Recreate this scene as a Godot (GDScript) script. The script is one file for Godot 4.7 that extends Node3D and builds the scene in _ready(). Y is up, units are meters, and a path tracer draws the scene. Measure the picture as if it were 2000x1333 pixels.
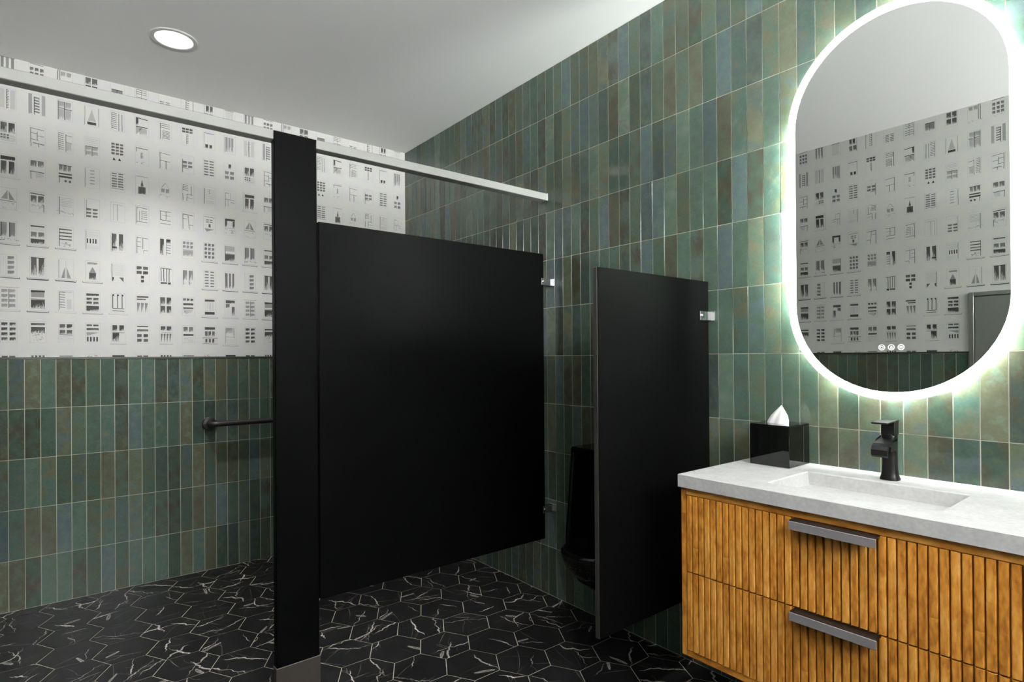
extends Node3D
# A restroom: wall_far carries printed wallpaper over green tile, wall_right is tiled to the ceiling.
# x runs along wall_far (0 at the corner, room at x < 0), z runs from wall_far towards the viewer, y is up.

const ROOM_X := -2.45
const ROOM_Z := 7.2
const CEIL := 2.816
const TILE_W := 0.0635
const TILE_H := 0.256
const EYE := Vector3(-2.0744, 1.27, 3.8603)
const FOCAL := 1119.516

var rng := RandomNumberGenerator.new()
var M := {}
var cam_basis: Basis
var used := {}

# ------------------------------------------------------------------ small helpers
func numbered(called: String) -> String:
	if not used.has(called):
		used[called] = 0
		return called
	used[called] += 1
	return "%s_%03d" % [called, used[called]]

func tag(o: Node, label := "", category := "", group := "", kind := "") -> void:
	if label: o.set_meta("label", label)
	if category: o.set_meta("category", category)
	if group: o.set_meta("group", group)
	if kind: o.set_meta("kind", kind)

func thing(called: String, label: String, category: String, at := Vector3.ZERO, group := "") -> Node3D:
	var o := Node3D.new()
	o.name = numbered(called)
	o.position = at
	tag(o, label, category, group)
	add_child(o)
	return o

func part(called: String, mesh: Mesh, mat: Material, parent: Node, at := Vector3.ZERO) -> MeshInstance3D:
	var o := MeshInstance3D.new()
	o.name = called if parent != self else numbered(called)
	o.mesh = mesh
	if mat: o.material_override = mat
	o.position = at
	parent.add_child(o, true)
	return o

func structure(called: String, mesh: Mesh, mat: Material) -> MeshInstance3D:
	var o := part(called, mesh, mat, self)
	tag(o, "", "", "", "structure")
	return o

func begin() -> SurfaceTool:
	var st := SurfaceTool.new()
	st.begin(Mesh.PRIMITIVE_TRIANGLES)
	return st

func tri(st: SurfaceTool, a: Vector3, b: Vector3, c: Vector3, ua := Vector2.ZERO, ub := Vector2.ZERO, uc := Vector2.ZERO) -> void:
	# a, b, c anticlockwise seen from outside
	var n := (b - a).cross(c - a).normalized()
	for v in [[a, ua], [c, uc], [b, ub]]:
		st.set_normal(n)
		st.set_uv(v[1])
		st.add_vertex(v[0])

func quad(st: SurfaceTool, a: Vector3, b: Vector3, c: Vector3, d: Vector3, ua := Vector2.ZERO, ub := Vector2.ZERO, uc := Vector2.ZERO, ud := Vector2.ZERO) -> void:
	tri(st, a, b, c, ua, ub, uc)
	tri(st, a, c, d, ua, uc, ud)

func smooth_quad(st: SurfaceTool, p: Array, n: Array) -> void:
	for k in [0, 2, 1, 0, 3, 2]:
		st.set_normal(n[k])
		st.set_uv(Vector2.ZERO)
		st.add_vertex(p[k])

func add_box(st: SurfaceTool, lo: Vector3, hi: Vector3, bevel := 0.0) -> void:
	# box with chamfered edges
	var c := (lo + hi) / 2.0
	var h := (hi - lo) / 2.0
	var b := minf(bevel, minf(h.x, minf(h.y, h.z)) * 0.9)
	var i := h - Vector3(b, b, b)
	for ax in 3:
		for s in [-1.0, 1.0]:
			var u := (ax + 1) % 3
			var v := (ax + 2) % 3
			var f := []
			for k in [[-1, -1], [1, -1], [1, 1], [-1, 1]]:
				var p := Vector3.ZERO
				p[ax] = s * h[ax]
				p[u] = k[0] * i[u]
				p[v] = k[1] * i[v]
				f.append(c + p)
			if s < 0: f.reverse()
			var uv := []
			for p in f: uv.append(Vector2(p[u], -p[v]))
			quad(st, f[0], f[1], f[2], f[3], uv[0], uv[1], uv[2], uv[3])
	if b <= 0.0: return
	for ax in 3:
		var u := (ax + 1) % 3
		var v := (ax + 2) % 3
		for su in [-1.0, 1.0]:
			for sv in [-1.0, 1.0]:
				var a := Vector3.ZERO
				a[ax] = -i[ax]; a[u] = su * h[u]; a[v] = sv * i[v]
				var e := a
				e[u] = su * i[u]; e[v] = sv * h[v]
				var a2 := a; a2[ax] = i[ax]
				var e2 := e; e2[ax] = i[ax]
				if su * sv > 0: quad(st, c + a, c + e, c + e2, c + a2)
				else: quad(st, c + a, c + a2, c + e2, c + e)
	for sx in [-1.0, 1.0]:
		for sy in [-1.0, 1.0]:
			for sz in [-1.0, 1.0]:
				var p := c + Vector3(sx * h.x, sy * i.y, sz * i.z)
				var q := c + Vector3(sx * i.x, sy * h.y, sz * i.z)
				var r := c + Vector3(sx * i.x, sy * i.y, sz * h.z)
				if sx * sy * sz > 0: tri(st, p, q, r)
				else: tri(st, p, r, q)

func box(lo: Vector3, hi: Vector3, bevel := 0.0) -> ArrayMesh:
	var st := begin()
	add_box(st, lo, hi, bevel)
	return st.commit()

func lathe(profile: PackedVector2Array, segs := 32, st: SurfaceTool = null) -> ArrayMesh:
	# profile of (radius, height), outer side to the right when walking along it upwards
	var own := st == null
	if own: st = begin()
	for k in profile.size() - 1:
		var a := profile[k]
		var b := profile[k + 1]
		var d := (b - a).normalized()
		var n2 := Vector2(d.y, -d.x)
		for s in segs:
			var t0 := TAU * s / segs
			var t1 := TAU * (s + 1) / segs
			var c0 := Vector3(cos(t0), 0, -sin(t0))
			var c1 := Vector3(cos(t1), 0, -sin(t1))
			smooth_quad(st, [c0 * a.x + Vector3(0, a.y, 0), c1 * a.x + Vector3(0, a.y, 0), c1 * b.x + Vector3(0, b.y, 0), c0 * b.x + Vector3(0, b.y, 0)],
				[c0 * n2.x + Vector3(0, n2.y, 0), c1 * n2.x + Vector3(0, n2.y, 0), c1 * n2.x + Vector3(0, n2.y, 0), c0 * n2.x + Vector3(0, n2.y, 0)])
	return st.commit() if own else null

func tube(points: PackedVector3Array, r: float, segs := 16) -> ArrayMesh:
	var st := begin()
	var rings := []
	var side := Vector3.UP
	for k in points.size():
		var d := (points[mini(k + 1, points.size() - 1)] - points[maxi(k - 1, 0)]).normalized()
		if absf(d.dot(side)) > 0.98: side = Vector3.FORWARD
		var u := side.cross(d).normalized()
		var v := d.cross(u).normalized()
		var ring := []
		for s in segs:
			var a := TAU * s / segs
			ring.append([points[k] + (u * cos(a) + v * sin(a)) * r, u * cos(a) + v * sin(a)])
		rings.append(ring)
	for k in rings.size() - 1:
		for s in segs:
			var s2 := (s + 1) % segs
			var q := [rings[k][s], rings[k][s2], rings[k + 1][s2], rings[k + 1][s]]
			smooth_quad(st, q.map(func(e): return e[0]), q.map(func(e): return e[1]))
	for e in [0, rings.size() - 1]:
		for s in segs:
			var s2 := (s + 1) % segs
			if e == 0: tri(st, points[0], rings[0][s2][0], rings[0][s][0])
			else: tri(st, points[e], rings[e][s][0], rings[e][s2][0])
	return st.commit()

func loft(rings: Array, cap_first := true, cap_last := true) -> ArrayMesh:
	# rings of equal length, anticlockwise seen against the direction of travel; smooth
	var st := begin()
	st.set_smooth_group(0)
	for k in rings.size() - 1:
		var n: int = rings[k].size()
		for s in n:
			var s2: int = (s + 1) % n
			for p in [rings[k][s], rings[k + 1][s2], rings[k][s2], rings[k][s], rings[k + 1][s], rings[k + 1][s2]]:
				st.add_vertex(p)
	for e in [0, rings.size() - 1]:
		if (e == 0 and not cap_first) or (e > 0 and not cap_last): continue
		st.set_smooth_group(-1)
		var mid := Vector3.ZERO
		for p in rings[e]: mid += p
		mid /= rings[e].size()
		for s in rings[e].size():
			var s2: int = (s + 1) % int(rings[e].size())
			for p in ([mid, rings[e][s], rings[e][s2]] if e == 0 else [mid, rings[e][s2], rings[e][s]]):
				st.add_vertex(p)
	st.generate_normals()
	return st.commit()

func prism(poly: PackedVector2Array, map: Callable, from: float, to: float) -> ArrayMesh:
	# flat polygon (anticlockwise) extruded; map(Vector2, depth) -> Vector3
	var st := begin()
	var idx := Geometry2D.triangulate_polygon(poly)
	for k in range(0, idx.size(), 3):
		tri(st, map.call(poly[idx[k]], to), map.call(poly[idx[k + 1]], to), map.call(poly[idx[k + 2]], to))
		tri(st, map.call(poly[idx[k]], from), map.call(poly[idx[k + 2]], from), map.call(poly[idx[k + 1]], from))
	for k in poly.size():
		var a := poly[k]
		var b := poly[(k + 1) % poly.size()]
		quad(st, map.call(a, from), map.call(b, from), map.call(b, to), map.call(a, to))
	return st.commit()

func capsule2(w: float, h: float, n := 32) -> PackedVector2Array:
	# upright stadium outline round the origin, anticlockwise
	var out := PackedVector2Array()
	var r := w / 2.0
	var s := h / 2.0 - r
	for k in n + 1: out.append(Vector2(r * cos(PI * k / n), s + r * sin(PI * k / n)))
	for k in n + 1: out.append(Vector2(-r * cos(PI * k / n), -s - r * sin(PI * k / n)))
	return out

func mat(color: Color, rough: float, metal := 0.0, spec := 0.5) -> StandardMaterial3D:
	var m := StandardMaterial3D.new()
	m.albedo_color = color
	m.roughness = rough
	m.metallic = metal
	m.metallic_specular = spec
	return m

func glow(color: Color, energy: float) -> StandardMaterial3D:
	var m := mat(Color(0.9, 0.9, 0.9), 0.6)
	m.emission_enabled = true
	m.emission = color
	m.emission_energy_multiplier = energy
	return m

func noise_bytes(w: int, h: int, freq: float, octaves: int, seed_: int) -> PackedByteArray:
	var n := FastNoiseLite.new()
	n.seed = seed_
	n.noise_type = FastNoiseLite.TYPE_SIMPLEX_SMOOTH
	n.frequency = freq
	n.fractal_octaves = octaves
	var im := n.get_seamless_image(w, h, false, false, 0.1, true)
	im.convert(Image.FORMAT_L8)
	return im.get_data()

func rgb_texture(w: int, h: int, data: PackedByteArray) -> ImageTexture:
	return ImageTexture.create_from_image(Image.create_from_data(w, h, false, Image.FORMAT_RGB8, data))

func grey_texture(w: int, h: int, data: PackedByteArray) -> ImageTexture:
	return ImageTexture.create_from_image(Image.create_from_data(w, h, false, Image.FORMAT_L8, data))

# ------------------------------------------------------------------ camera, light
func setup_camera() -> void:
	var cam := Camera3D.new()
	cam.name = "camera"
	cam.projection = Camera3D.PROJECTION_FRUSTUM
	cam.near = 0.05
	cam.far = 50.0
	cam.size = 1333.0 / FOCAL * cam.near
	cam.frustum_offset = Vector2(0, (695.928 - 666.5) / FOCAL * cam.near)
	cam.position = EYE
	cam.rotation = Vector3(0.00308, -0.675874, -0.00704)
	add_child(cam)
	cam.current = true
	cam_basis = cam.basis
	var we := WorldEnvironment.new()
	we.name = "world_environment"
	var env := Environment.new()
	env.background_mode = Environment.BG_COLOR
	env.background_color = Color.BLACK
	env.tonemap_mode = Environment.TONE_MAPPER_LINEAR
	env.tonemap_exposure = 1.8
	env.sdfgi_enabled = true
	env.ssao_enabled = true
	env.ssil_enabled = true
	we.environment = env
	add_child(we)

func pixel_of(p: Vector3) -> Vector3:
	# where a point falls in the 2000 x 1333 frame, and its distance: only to rank pieces by how large they show
	var d := cam_basis.inverse() * (p - EYE)
	if d.z > -0.05: return Vector3(-9999, -9999, 0)
	return Vector3(1000.0 + FOCAL * d.x / -d.z, 695.9 - FOCAL * d.y / -d.z, -d.z)

# ------------------------------------------------------------------ materials
func make_materials() -> void:
	M.paint = mat(Color8(245, 244, 242), 0.75, 0, 0.3)
	M.grey_paint = mat(Color8(150, 150, 146), 0.8, 0, 0.3)
	M.grout = mat(Color8(170, 168, 152), 0.9, 0, 0.2)
	M.floor_grout = mat(Color8(186, 178, 160), 0.9, 0, 0.2)
	M.black_panel = mat(Color8(6, 6, 6), 0.40, 0, 0.14)
	M.rail = mat(Color8(160, 160, 156), 0.4, 0.0, 0.5)
	M.edge = mat(Color8(62, 60, 58), 0.35, 0.4)
	M.chrome = mat(Color8(225, 225, 228), 0.15, 1.0)
	M.steel = mat(Color8(98, 92, 87), 0.42, 0.8)
	M.dark_trim = mat(Color8(62, 66, 60), 0.4, 0.3)
	M.black_metal = mat(Color8(15, 14, 14), 0.36, 0.1, 0.45)
	M.bronze_bar = mat(Color8(40, 36, 35), 0.42, 0.3)
	M.black_ceramic = mat(Color8(10, 10, 10), 0.08, 0, 0.5)
	M.acrylic = mat(Color8(9, 9, 9), 0.03, 0, 0.6)
	M.mirror = mat(Color8(228, 230, 228), 0.0, 1.0)
	M.handle = mat(Color8(126, 122, 123), 0.5, 0.3)
	M.chassis = mat(Color8(205, 206, 205), 0.5)
	M.tissue = mat(Color8(244, 242, 240), 0.9, 0, 0.2)
	M.tissue.backlight_enabled = true
	M.tissue.backlight = Color(0.5, 0.5, 0.5)
	M.reflector = mat(Color8(236, 236, 234), 0.25, 0.6)
	M.lamp_ring = mat(Color8(214, 214, 212), 0.5)
	M.lamp_glow = glow(Color(1.0, 0.99, 0.97), 16.0)
	M.globe_glow = glow(Color(0.98, 0.985, 1.0), 2.0)
	M.frosted = mat(Color(0.92, 0.92, 0.92, 0.985), 0.6)
	M.frosted.transparency = BaseMaterial3D.TRANSPARENCY_ALPHA
	M.band_glow = glow(Color(0.97, 1.0, 0.985), 2.0)
	M.strip_glow = glow(Color(0.95, 1.0, 0.975), 4.0)
	M.icon = glow(Color(1, 1, 1), 0.55)
	M.dispenser = mat(Color8(150, 150, 146), 0.38, 0.85)
	M.door_paint = mat(Color8(58, 60, 60), 0.45)
	make_glaze()
	make_marble()
	make_wood()
	make_concrete()
	make_wallpaper()

const GLAZE_COLS := 12
const GLAZE_ROWS := 3

func make_glaze() -> void:
	# one sheet with 36 glazed tile faces: green running into teal, olive, slate and brown
	var n := 1024
	var a := noise_bytes(n, n, 0.006, 4, 11)
	var b := noise_bytes(n, n, 0.016, 4, 23)
	var c := noise_bytes(n, n, 0.07, 3, 37)
	var pal := [Color8(91, 111, 96), Color8(86, 109, 98), Color8(97, 107, 87), Color8(93, 108, 102), Color8(84, 97, 89),
		Color8(103, 105, 85), Color8(84, 105, 90), Color8(106, 122, 107), Color8(92, 91, 76), Color8(90, 106, 106)]
	var r := RandomNumberGenerator.new()
	r.seed = 5
	var cells := []
	for k in GLAZE_COLS * GLAZE_ROWS:
		var base: Color = pal[[0, 0, 1, 1, 2, 4, 6, 6, 7, 3, 5, 0, 9, 2, 8][r.randi() % 15]]
		var second: Color = pal[r.randi() % 10]
		cells.append([base.srgb_to_linear(), second.srgb_to_linear(), r.randf_range(0.82, 1.2), pal[r.randi() % 10].srgb_to_linear()])
	var lut := PackedByteArray()
	for k in 1024: lut.append(int(255.0 * Color(k / 1023.0 * 0.5, 0, 0).linear_to_srgb().r))
	var out := PackedByteArray()
	out.resize(n * n * 3)
	var at := 0
	for y in n:
		for x in n:
			var cell: Array = cells[mini(GLAZE_ROWS - 1, y * GLAZE_ROWS / n) * GLAZE_COLS + mini(GLAZE_COLS - 1, x * GLAZE_COLS / n)]
			var k := y * n + x
			var f := clampf((a[k] - 90) / 90.0, 0.0, 1.0)
			var g := clampf((b[k] - 140) / 70.0, 0.0, 1.0)
			var v: float = cell[2] * 0.66 * (0.84 + b[k] / 800.0) * (0.87 + c[k] / 1000.0)
			var col: Color = cell[0].lerp(cell[1], f).lerp(cell[3], g * 0.75)
			out[at] = lut[clampi(int(col.r * v * 2046.0), 0, 1023)]
			out[at + 1] = lut[clampi(int(col.g * v * 2046.0), 0, 1023)]
			out[at + 2] = lut[clampi(int(col.b * v * 2046.0), 0, 1023)]
			at += 3
	var tex := rgb_texture(n, n, out)
	var bump := grey_texture(512, 512, noise_bytes(512, 512, 0.012, 2, 71))
	M.glaze = []
	for t in [1.0, 0.88, 1.12]:
		var m := mat(Color(minf(t, 1.0), minf(t, 1.0), minf(t, 1.0)) if t <= 1.0 else Color(1, 1, 1), 0.09, 0, 0.5)
		m.albedo_texture = tex
		m.heightmap_enabled = true
		m.heightmap_texture = bump
		m.heightmap_scale = 0.035
		M.glaze.append(m)

const MARBLE_CELLS := 5
const MARBLE_PX := 240

func make_marble() -> void:
	var n := MARBLE_CELLS * MARBLE_PX
	var a := noise_bytes(n, n, 0.01, 4, 3)
	var b := noise_bytes(n, n, 0.12, 2, 9)
	var cov := PackedFloat32Array()
	cov.resize(n * n)
	var r := RandomNumberGenerator.new()
	r.seed = 41
	for cy in MARBLE_CELLS:
		for cx in MARBLE_CELLS:
			var x0 := cx * MARBLE_PX
			var y0 := cy * MARBLE_PX
			var count := r.randi_range(1, 3)
			for v in count:
				vein(cov, n, x0, y0, r, r.randf_range(0.8, 1.0), r.randf_range(1.7, 3.2), false)
			for v in r.randi_range(1, 3):
				vein(cov, n, x0, y0, r, r.randf_range(0.3, 0.6), r.randf_range(0.8, 1.5), true)
			if r.randf() < 0.5: slash(cov, n, x0, y0, r)
			for v in r.randi_range(2, 9):
				stamp(cov, n, x0, y0, Vector2(r.randf(), r.randf()) * MARBLE_PX, r.randf_range(0.7, 1.8), r.randf_range(0.15, 0.4))
	var out := PackedByteArray()
	out.resize(n * n * 3)
	var at := 0
	for k in n * n:
		var base := 17.0 + a[k] * 0.05 + b[k] * 0.02
		var f: float = cov[k] * (0.6 + b[k] / 500.0)
		f = minf(f, 1.0)
		out[at] = int(lerpf(base, 226.0, f))
		out[at + 1] = int(lerpf(base * 0.99, 216.0, f))
		out[at + 2] = int(lerpf(base * 0.99, 205.0, f))
		at += 3
	M.marble = mat(Color.WHITE, 0.42, 0, 0.28)
	M.marble.albedo_texture = rgb_texture(n, n, out)

func stamp(cov: PackedFloat32Array, n: int, x0: int, y0: int, p: Vector2, rad: float, s: float) -> void:
	var e := int(ceil(rad + 1.0))
	for dy in range(-e, e + 1):
		for dx in range(-e, e + 1):
			var x := int(p.x) + dx
			var y := int(p.y) + dy
			if x < 0 or y < 0 or x >= MARBLE_PX or y >= MARBLE_PX: continue
			var d := Vector2(x + 0.5, y + 0.5).distance_to(p)
			var f := clampf(rad + 0.5 - d, 0.0, 1.0) * s
			var k := (y0 + y) * n + x0 + x
			if f > cov[k]: cov[k] = f

func vein(cov: PackedFloat32Array, n: int, x0: int, y0: int, r: RandomNumberGenerator, s: float, width: float, straight: bool, length := 1.0) -> void:
	# a jagged run of white mineral across the cell
	var ang := r.randf() * TAU
	var mid := Vector2(r.randf_range(0.2, 0.8), r.randf_range(0.2, 0.8)) * MARBLE_PX
	var steps := int(r.randf_range(60, 190) * length)
	var p := mid - Vector2.from_angle(ang) * steps * 0.65
	var w := width
	var lean := 0.0
	var bend := r.randf_range(-0.006, 0.006)
	for k in steps:
		stamp(cov, n, x0, y0, p, maxf(0.4, w * sin(PI * (k + 6.0) / (steps + 12.0))), s)
		if not straight:
			if r.randf() < 0.2: lean = r.randf_range(-0.75, 0.75)
			w = clampf(w + r.randf_range(-0.4, 0.4), width * 0.4, width * 1.6)
			if length < 1.0:
				stamp(cov, n, x0, y0, p + Vector2.from_angle(ang + PI / 2) * r.randf_range(-6, 6), 1.3, s * r.randf())
			elif r.randf() < 0.016:
				var q := p
				var a2 := ang + (0.9 if r.randf() < 0.5 else -0.9)
				for j in r.randi_range(14, 60):
					a2 += r.randf_range(-0.2, 0.2)
					q += Vector2.from_angle(a2) * 1.3
					stamp(cov, n, x0, y0, q, 0.8, s * 0.7)
		ang += bend
		p += Vector2.from_angle(ang + lean) * 1.3

func slash(cov: PackedFloat32Array, n: int, x0: int, y0: int, r: RandomNumberGenerator) -> void:
	# a broad broken streak: ragged edges round a mottled middle
	var ang := r.randf() * TAU
	var p := Vector2(r.randf_range(0.25, 0.75), r.randf_range(0.25, 0.75)) * MARBLE_PX
	var across := Vector2.from_angle(ang + PI / 2)
	var half := r.randf_range(3.5, 7.0)
	var steps := r.randi_range(36, 90)
	for k in steps:
		var w := half * (0.45 + 0.55 * sin(PI * float(k) / steps)) * r.randf_range(0.75, 1.15)
		stamp(cov, n, x0, y0, p + across * w, 1.1, 0.9)
		stamp(cov, n, x0, y0, p - across * w, 1.1, 0.9)
		for j in 3: stamp(cov, n, x0, y0, p + across * r.randf_range(-w, w), 1.2, r.randf_range(0.2, 1.0))
		p += Vector2.from_angle(ang + r.randf_range(-0.35, 0.35)) * 1.2

func make_wood() -> void:
	var w := 256
	var h := 1024
	var a := noise_bytes(w, 256, 0.03, 3, 15)
	var b := noise_bytes(w, 256, 0.09, 3, 16)
	var c := noise_bytes(w, 256, 0.012, 3, 17)
	var out := PackedByteArray()
	out.resize(w * h * 3)
	var at := 0
	var dark := Color8(128, 76, 22)
	var mid := Color8(178, 118, 42)
	var lite := Color8(204, 148, 72)
	for y in h:
		for x in w:
			var g: float = a[(y / 16) * w + x] / 255.0
			var fine: float = b[(y / 6 % 256) * w + x] / 255.0
			var big: float = c[(y / 4) * w + x] / 255.0
			var f := clampf(0.5 + (g - 0.5) * 0.7 + (fine - 0.5) * 0.75 + (big - 0.5) * 0.6, 0.0, 1.0)
			var col := dark.lerp(mid, f * 2.0) if f < 0.5 else mid.lerp(lite, f * 2.0 - 1.0)
			out[at] = col.r8
			out[at + 1] = col.g8
			out[at + 2] = col.b8
			at += 3
	M.wood = mat(Color.WHITE, 0.5, 0, 0.4)
	M.wood.albedo_texture = rgb_texture(w, h, out)

func make_concrete() -> void:
	var n := 512
	var a := noise_bytes(n, n, 0.012, 4, 51)
	var b := noise_bytes(n, n, 0.06, 4, 52)
	var out := PackedByteArray()
	out.resize(n * n * 3)
	for k in n * n:
		var v := 164.0 + (a[k] - 128) * 0.05 + (b[k] - 128) * 0.06
		out[k * 3] = int(v)
		out[k * 3 + 1] = int(v * 0.997)
		out[k * 3 + 2] = int(v * 0.985)
	M.concrete = mat(Color.WHITE, 0.55, 0, 0.4)
	M.concrete.albedo_texture = rgb_texture(n, n, out)
	M.concrete.uv1_triplanar = true
	M.concrete.uv1_scale = Vector3(2.2, 2.2, 2.2)

# ------------------------------------------------------------------ wallpaper print: ink sketches of window fronts, ten to a row
const CELL_W := 128
const CELL_H := 188
const PAPER_COLS := 10
const PAPER_ROWS := 10
const PAPER_DX := 0.11495
const PAPER_DY := 0.1689
var ink: PackedByteArray
var ink_w := CELL_W * PAPER_COLS
var ink_rng := RandomNumberGenerator.new()
var ox := 0
var oy := 0

func dab(x: int, y: int, d: float) -> void:
	if x < 0 or y < 0 or x >= ink_w or y >= CELL_H * PAPER_ROWS: return
	var k := y * ink_w + x
	var v := int(ink[k] * (1.0 - d))
	ink[k] = v

func stroke(x0: float, y0: float, x1: float, y1: float, t: float, d: float) -> void:
	# coordinates in hundredths of the sketch's width and height; it is 62 x 110 pixels in the middle of its cell
	var a := Vector2(ox + 33 + x0 * 0.62, oy + 38 + y0 * 1.1)
	var b := Vector2(ox + 33 + x1 * 0.62, oy + 38 + y1 * 1.1)
	a += Vector2(ink_rng.randf_range(-0.8, 0.8), ink_rng.randf_range(-0.8, 0.8))
	b += Vector2(ink_rng.randf_range(-0.8, 0.8), ink_rng.randf_range(-0.8, 0.8))
	var n := int(maxf(absf(b.x - a.x), absf(b.y - a.y))) + 1
	var across := (b - a).orthogonal().normalized()
	for k in n + 1:
		var p := a.lerp(b, float(k) / n)
		for j in int(ceil(t)):
			var q := p + across * (j - (t - 1.0) / 2.0)
			dab(int(q.x), int(q.y), d * ink_rng.randf_range(0.65, 1.0))

func pane(x: float, y: float, w: float, h: float, d: float, fade := 0.6) -> void:
	# a dark pane, hatched downwards, lighter towards its lower right
	var px := int(ox + 33 + x * 0.62)
	var py := int(oy + 38 + y * 1.1)
	var pw := int(w * 0.62)
	var ph := int(h * 1.1)
	for i in pw:
		var reach := ph * (1.0 - fade * ink_rng.randf() * (0.3 + 0.7 * i / maxf(1, pw)))
		for j in ph:
			if j < reach: dab(px + i, py + j, d * ink_rng.randf_range(0.7, 1.0))
			elif ink_rng.randf() < 0.35: dab(px + i, py + j, d * 0.35)

func hatch(x: float, y: float, w: float, h: float, d: float, n: int, level := true) -> void:
	for k in n:
		var f := (k + 0.5) / n
		if level: stroke(x, y + h * f, x + w, y + h * f + 1.0, 1.0, d)
		else: stroke(x + w * f, y, x + w * f, y + h, 1.0, d)

func panes(x: float, y: float, w: float, h: float, c: int, r: int, d: float, gap := 9.0, fade := 0.6) -> void:
	var pw := (w - gap * (c - 1)) / c
	var ph := (h - gap * 0.6 * (r - 1)) / r
	for i in c:
		for j in r:
			pane(x + i * (pw + gap), y + j * (ph + gap * 0.6), pw, ph, d * ink_rng.randf_range(0.8, 1.0), fade)

func wedge(a: Vector2, b: Vector2, c: Vector2, d: float) -> void:
	for i in 40:
		for j in 40 - i:
			var u := i / 40.0
			var v := j / 40.0
			var p := a + (b - a) * u + (c - a) * v
			dab(int(ox + 33 + p.x * 0.62), int(oy + 38 + p.y * 1.1), d * 0.45 * ink_rng.randf_range(0.6, 1.0))

func frame(d := 0.3) -> void:
	stroke(-9, -6, 109, -6, 1, d)
	stroke(-8, -6, -8, 104, 1, d)
	stroke(109, -6, 109, 104, 1, d * 0.8)
	stroke(-8, 104, 109, 104, 1, d * 0.7)

func sill(d := 0.75, t := 3.0) -> void:
	stroke(-28, 108, 128, 108, 1, d * 0.5)
	stroke(-28, 114, 128, 115, t, d)
	stroke(-28, 108, -28, 114, 1.5, d)
	stroke(128, 108, 128, 114, 1.5, d * 0.8)

func louvre(x: float, w: float, y: float, h: float, n: int, d: float) -> void:
	for k in n: stroke(x, y + h * k / n, x + w, y + h * k / n + 2.0, 3.0, d)
	stroke(x, y, x, y + h, 1.5, d)

func scribble(x: float, y: float, w: float, h: float, n: int, d: float) -> void:
	for k in n:
		var p := Vector2(x + w * ink_rng.randf(), y + h * ink_rng.randf())
		stroke(p.x, p.y, p.x + ink_rng.randf_range(-22, 22), p.y + ink_rng.randf_range(-9, 9), 1.3, d)

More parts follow.
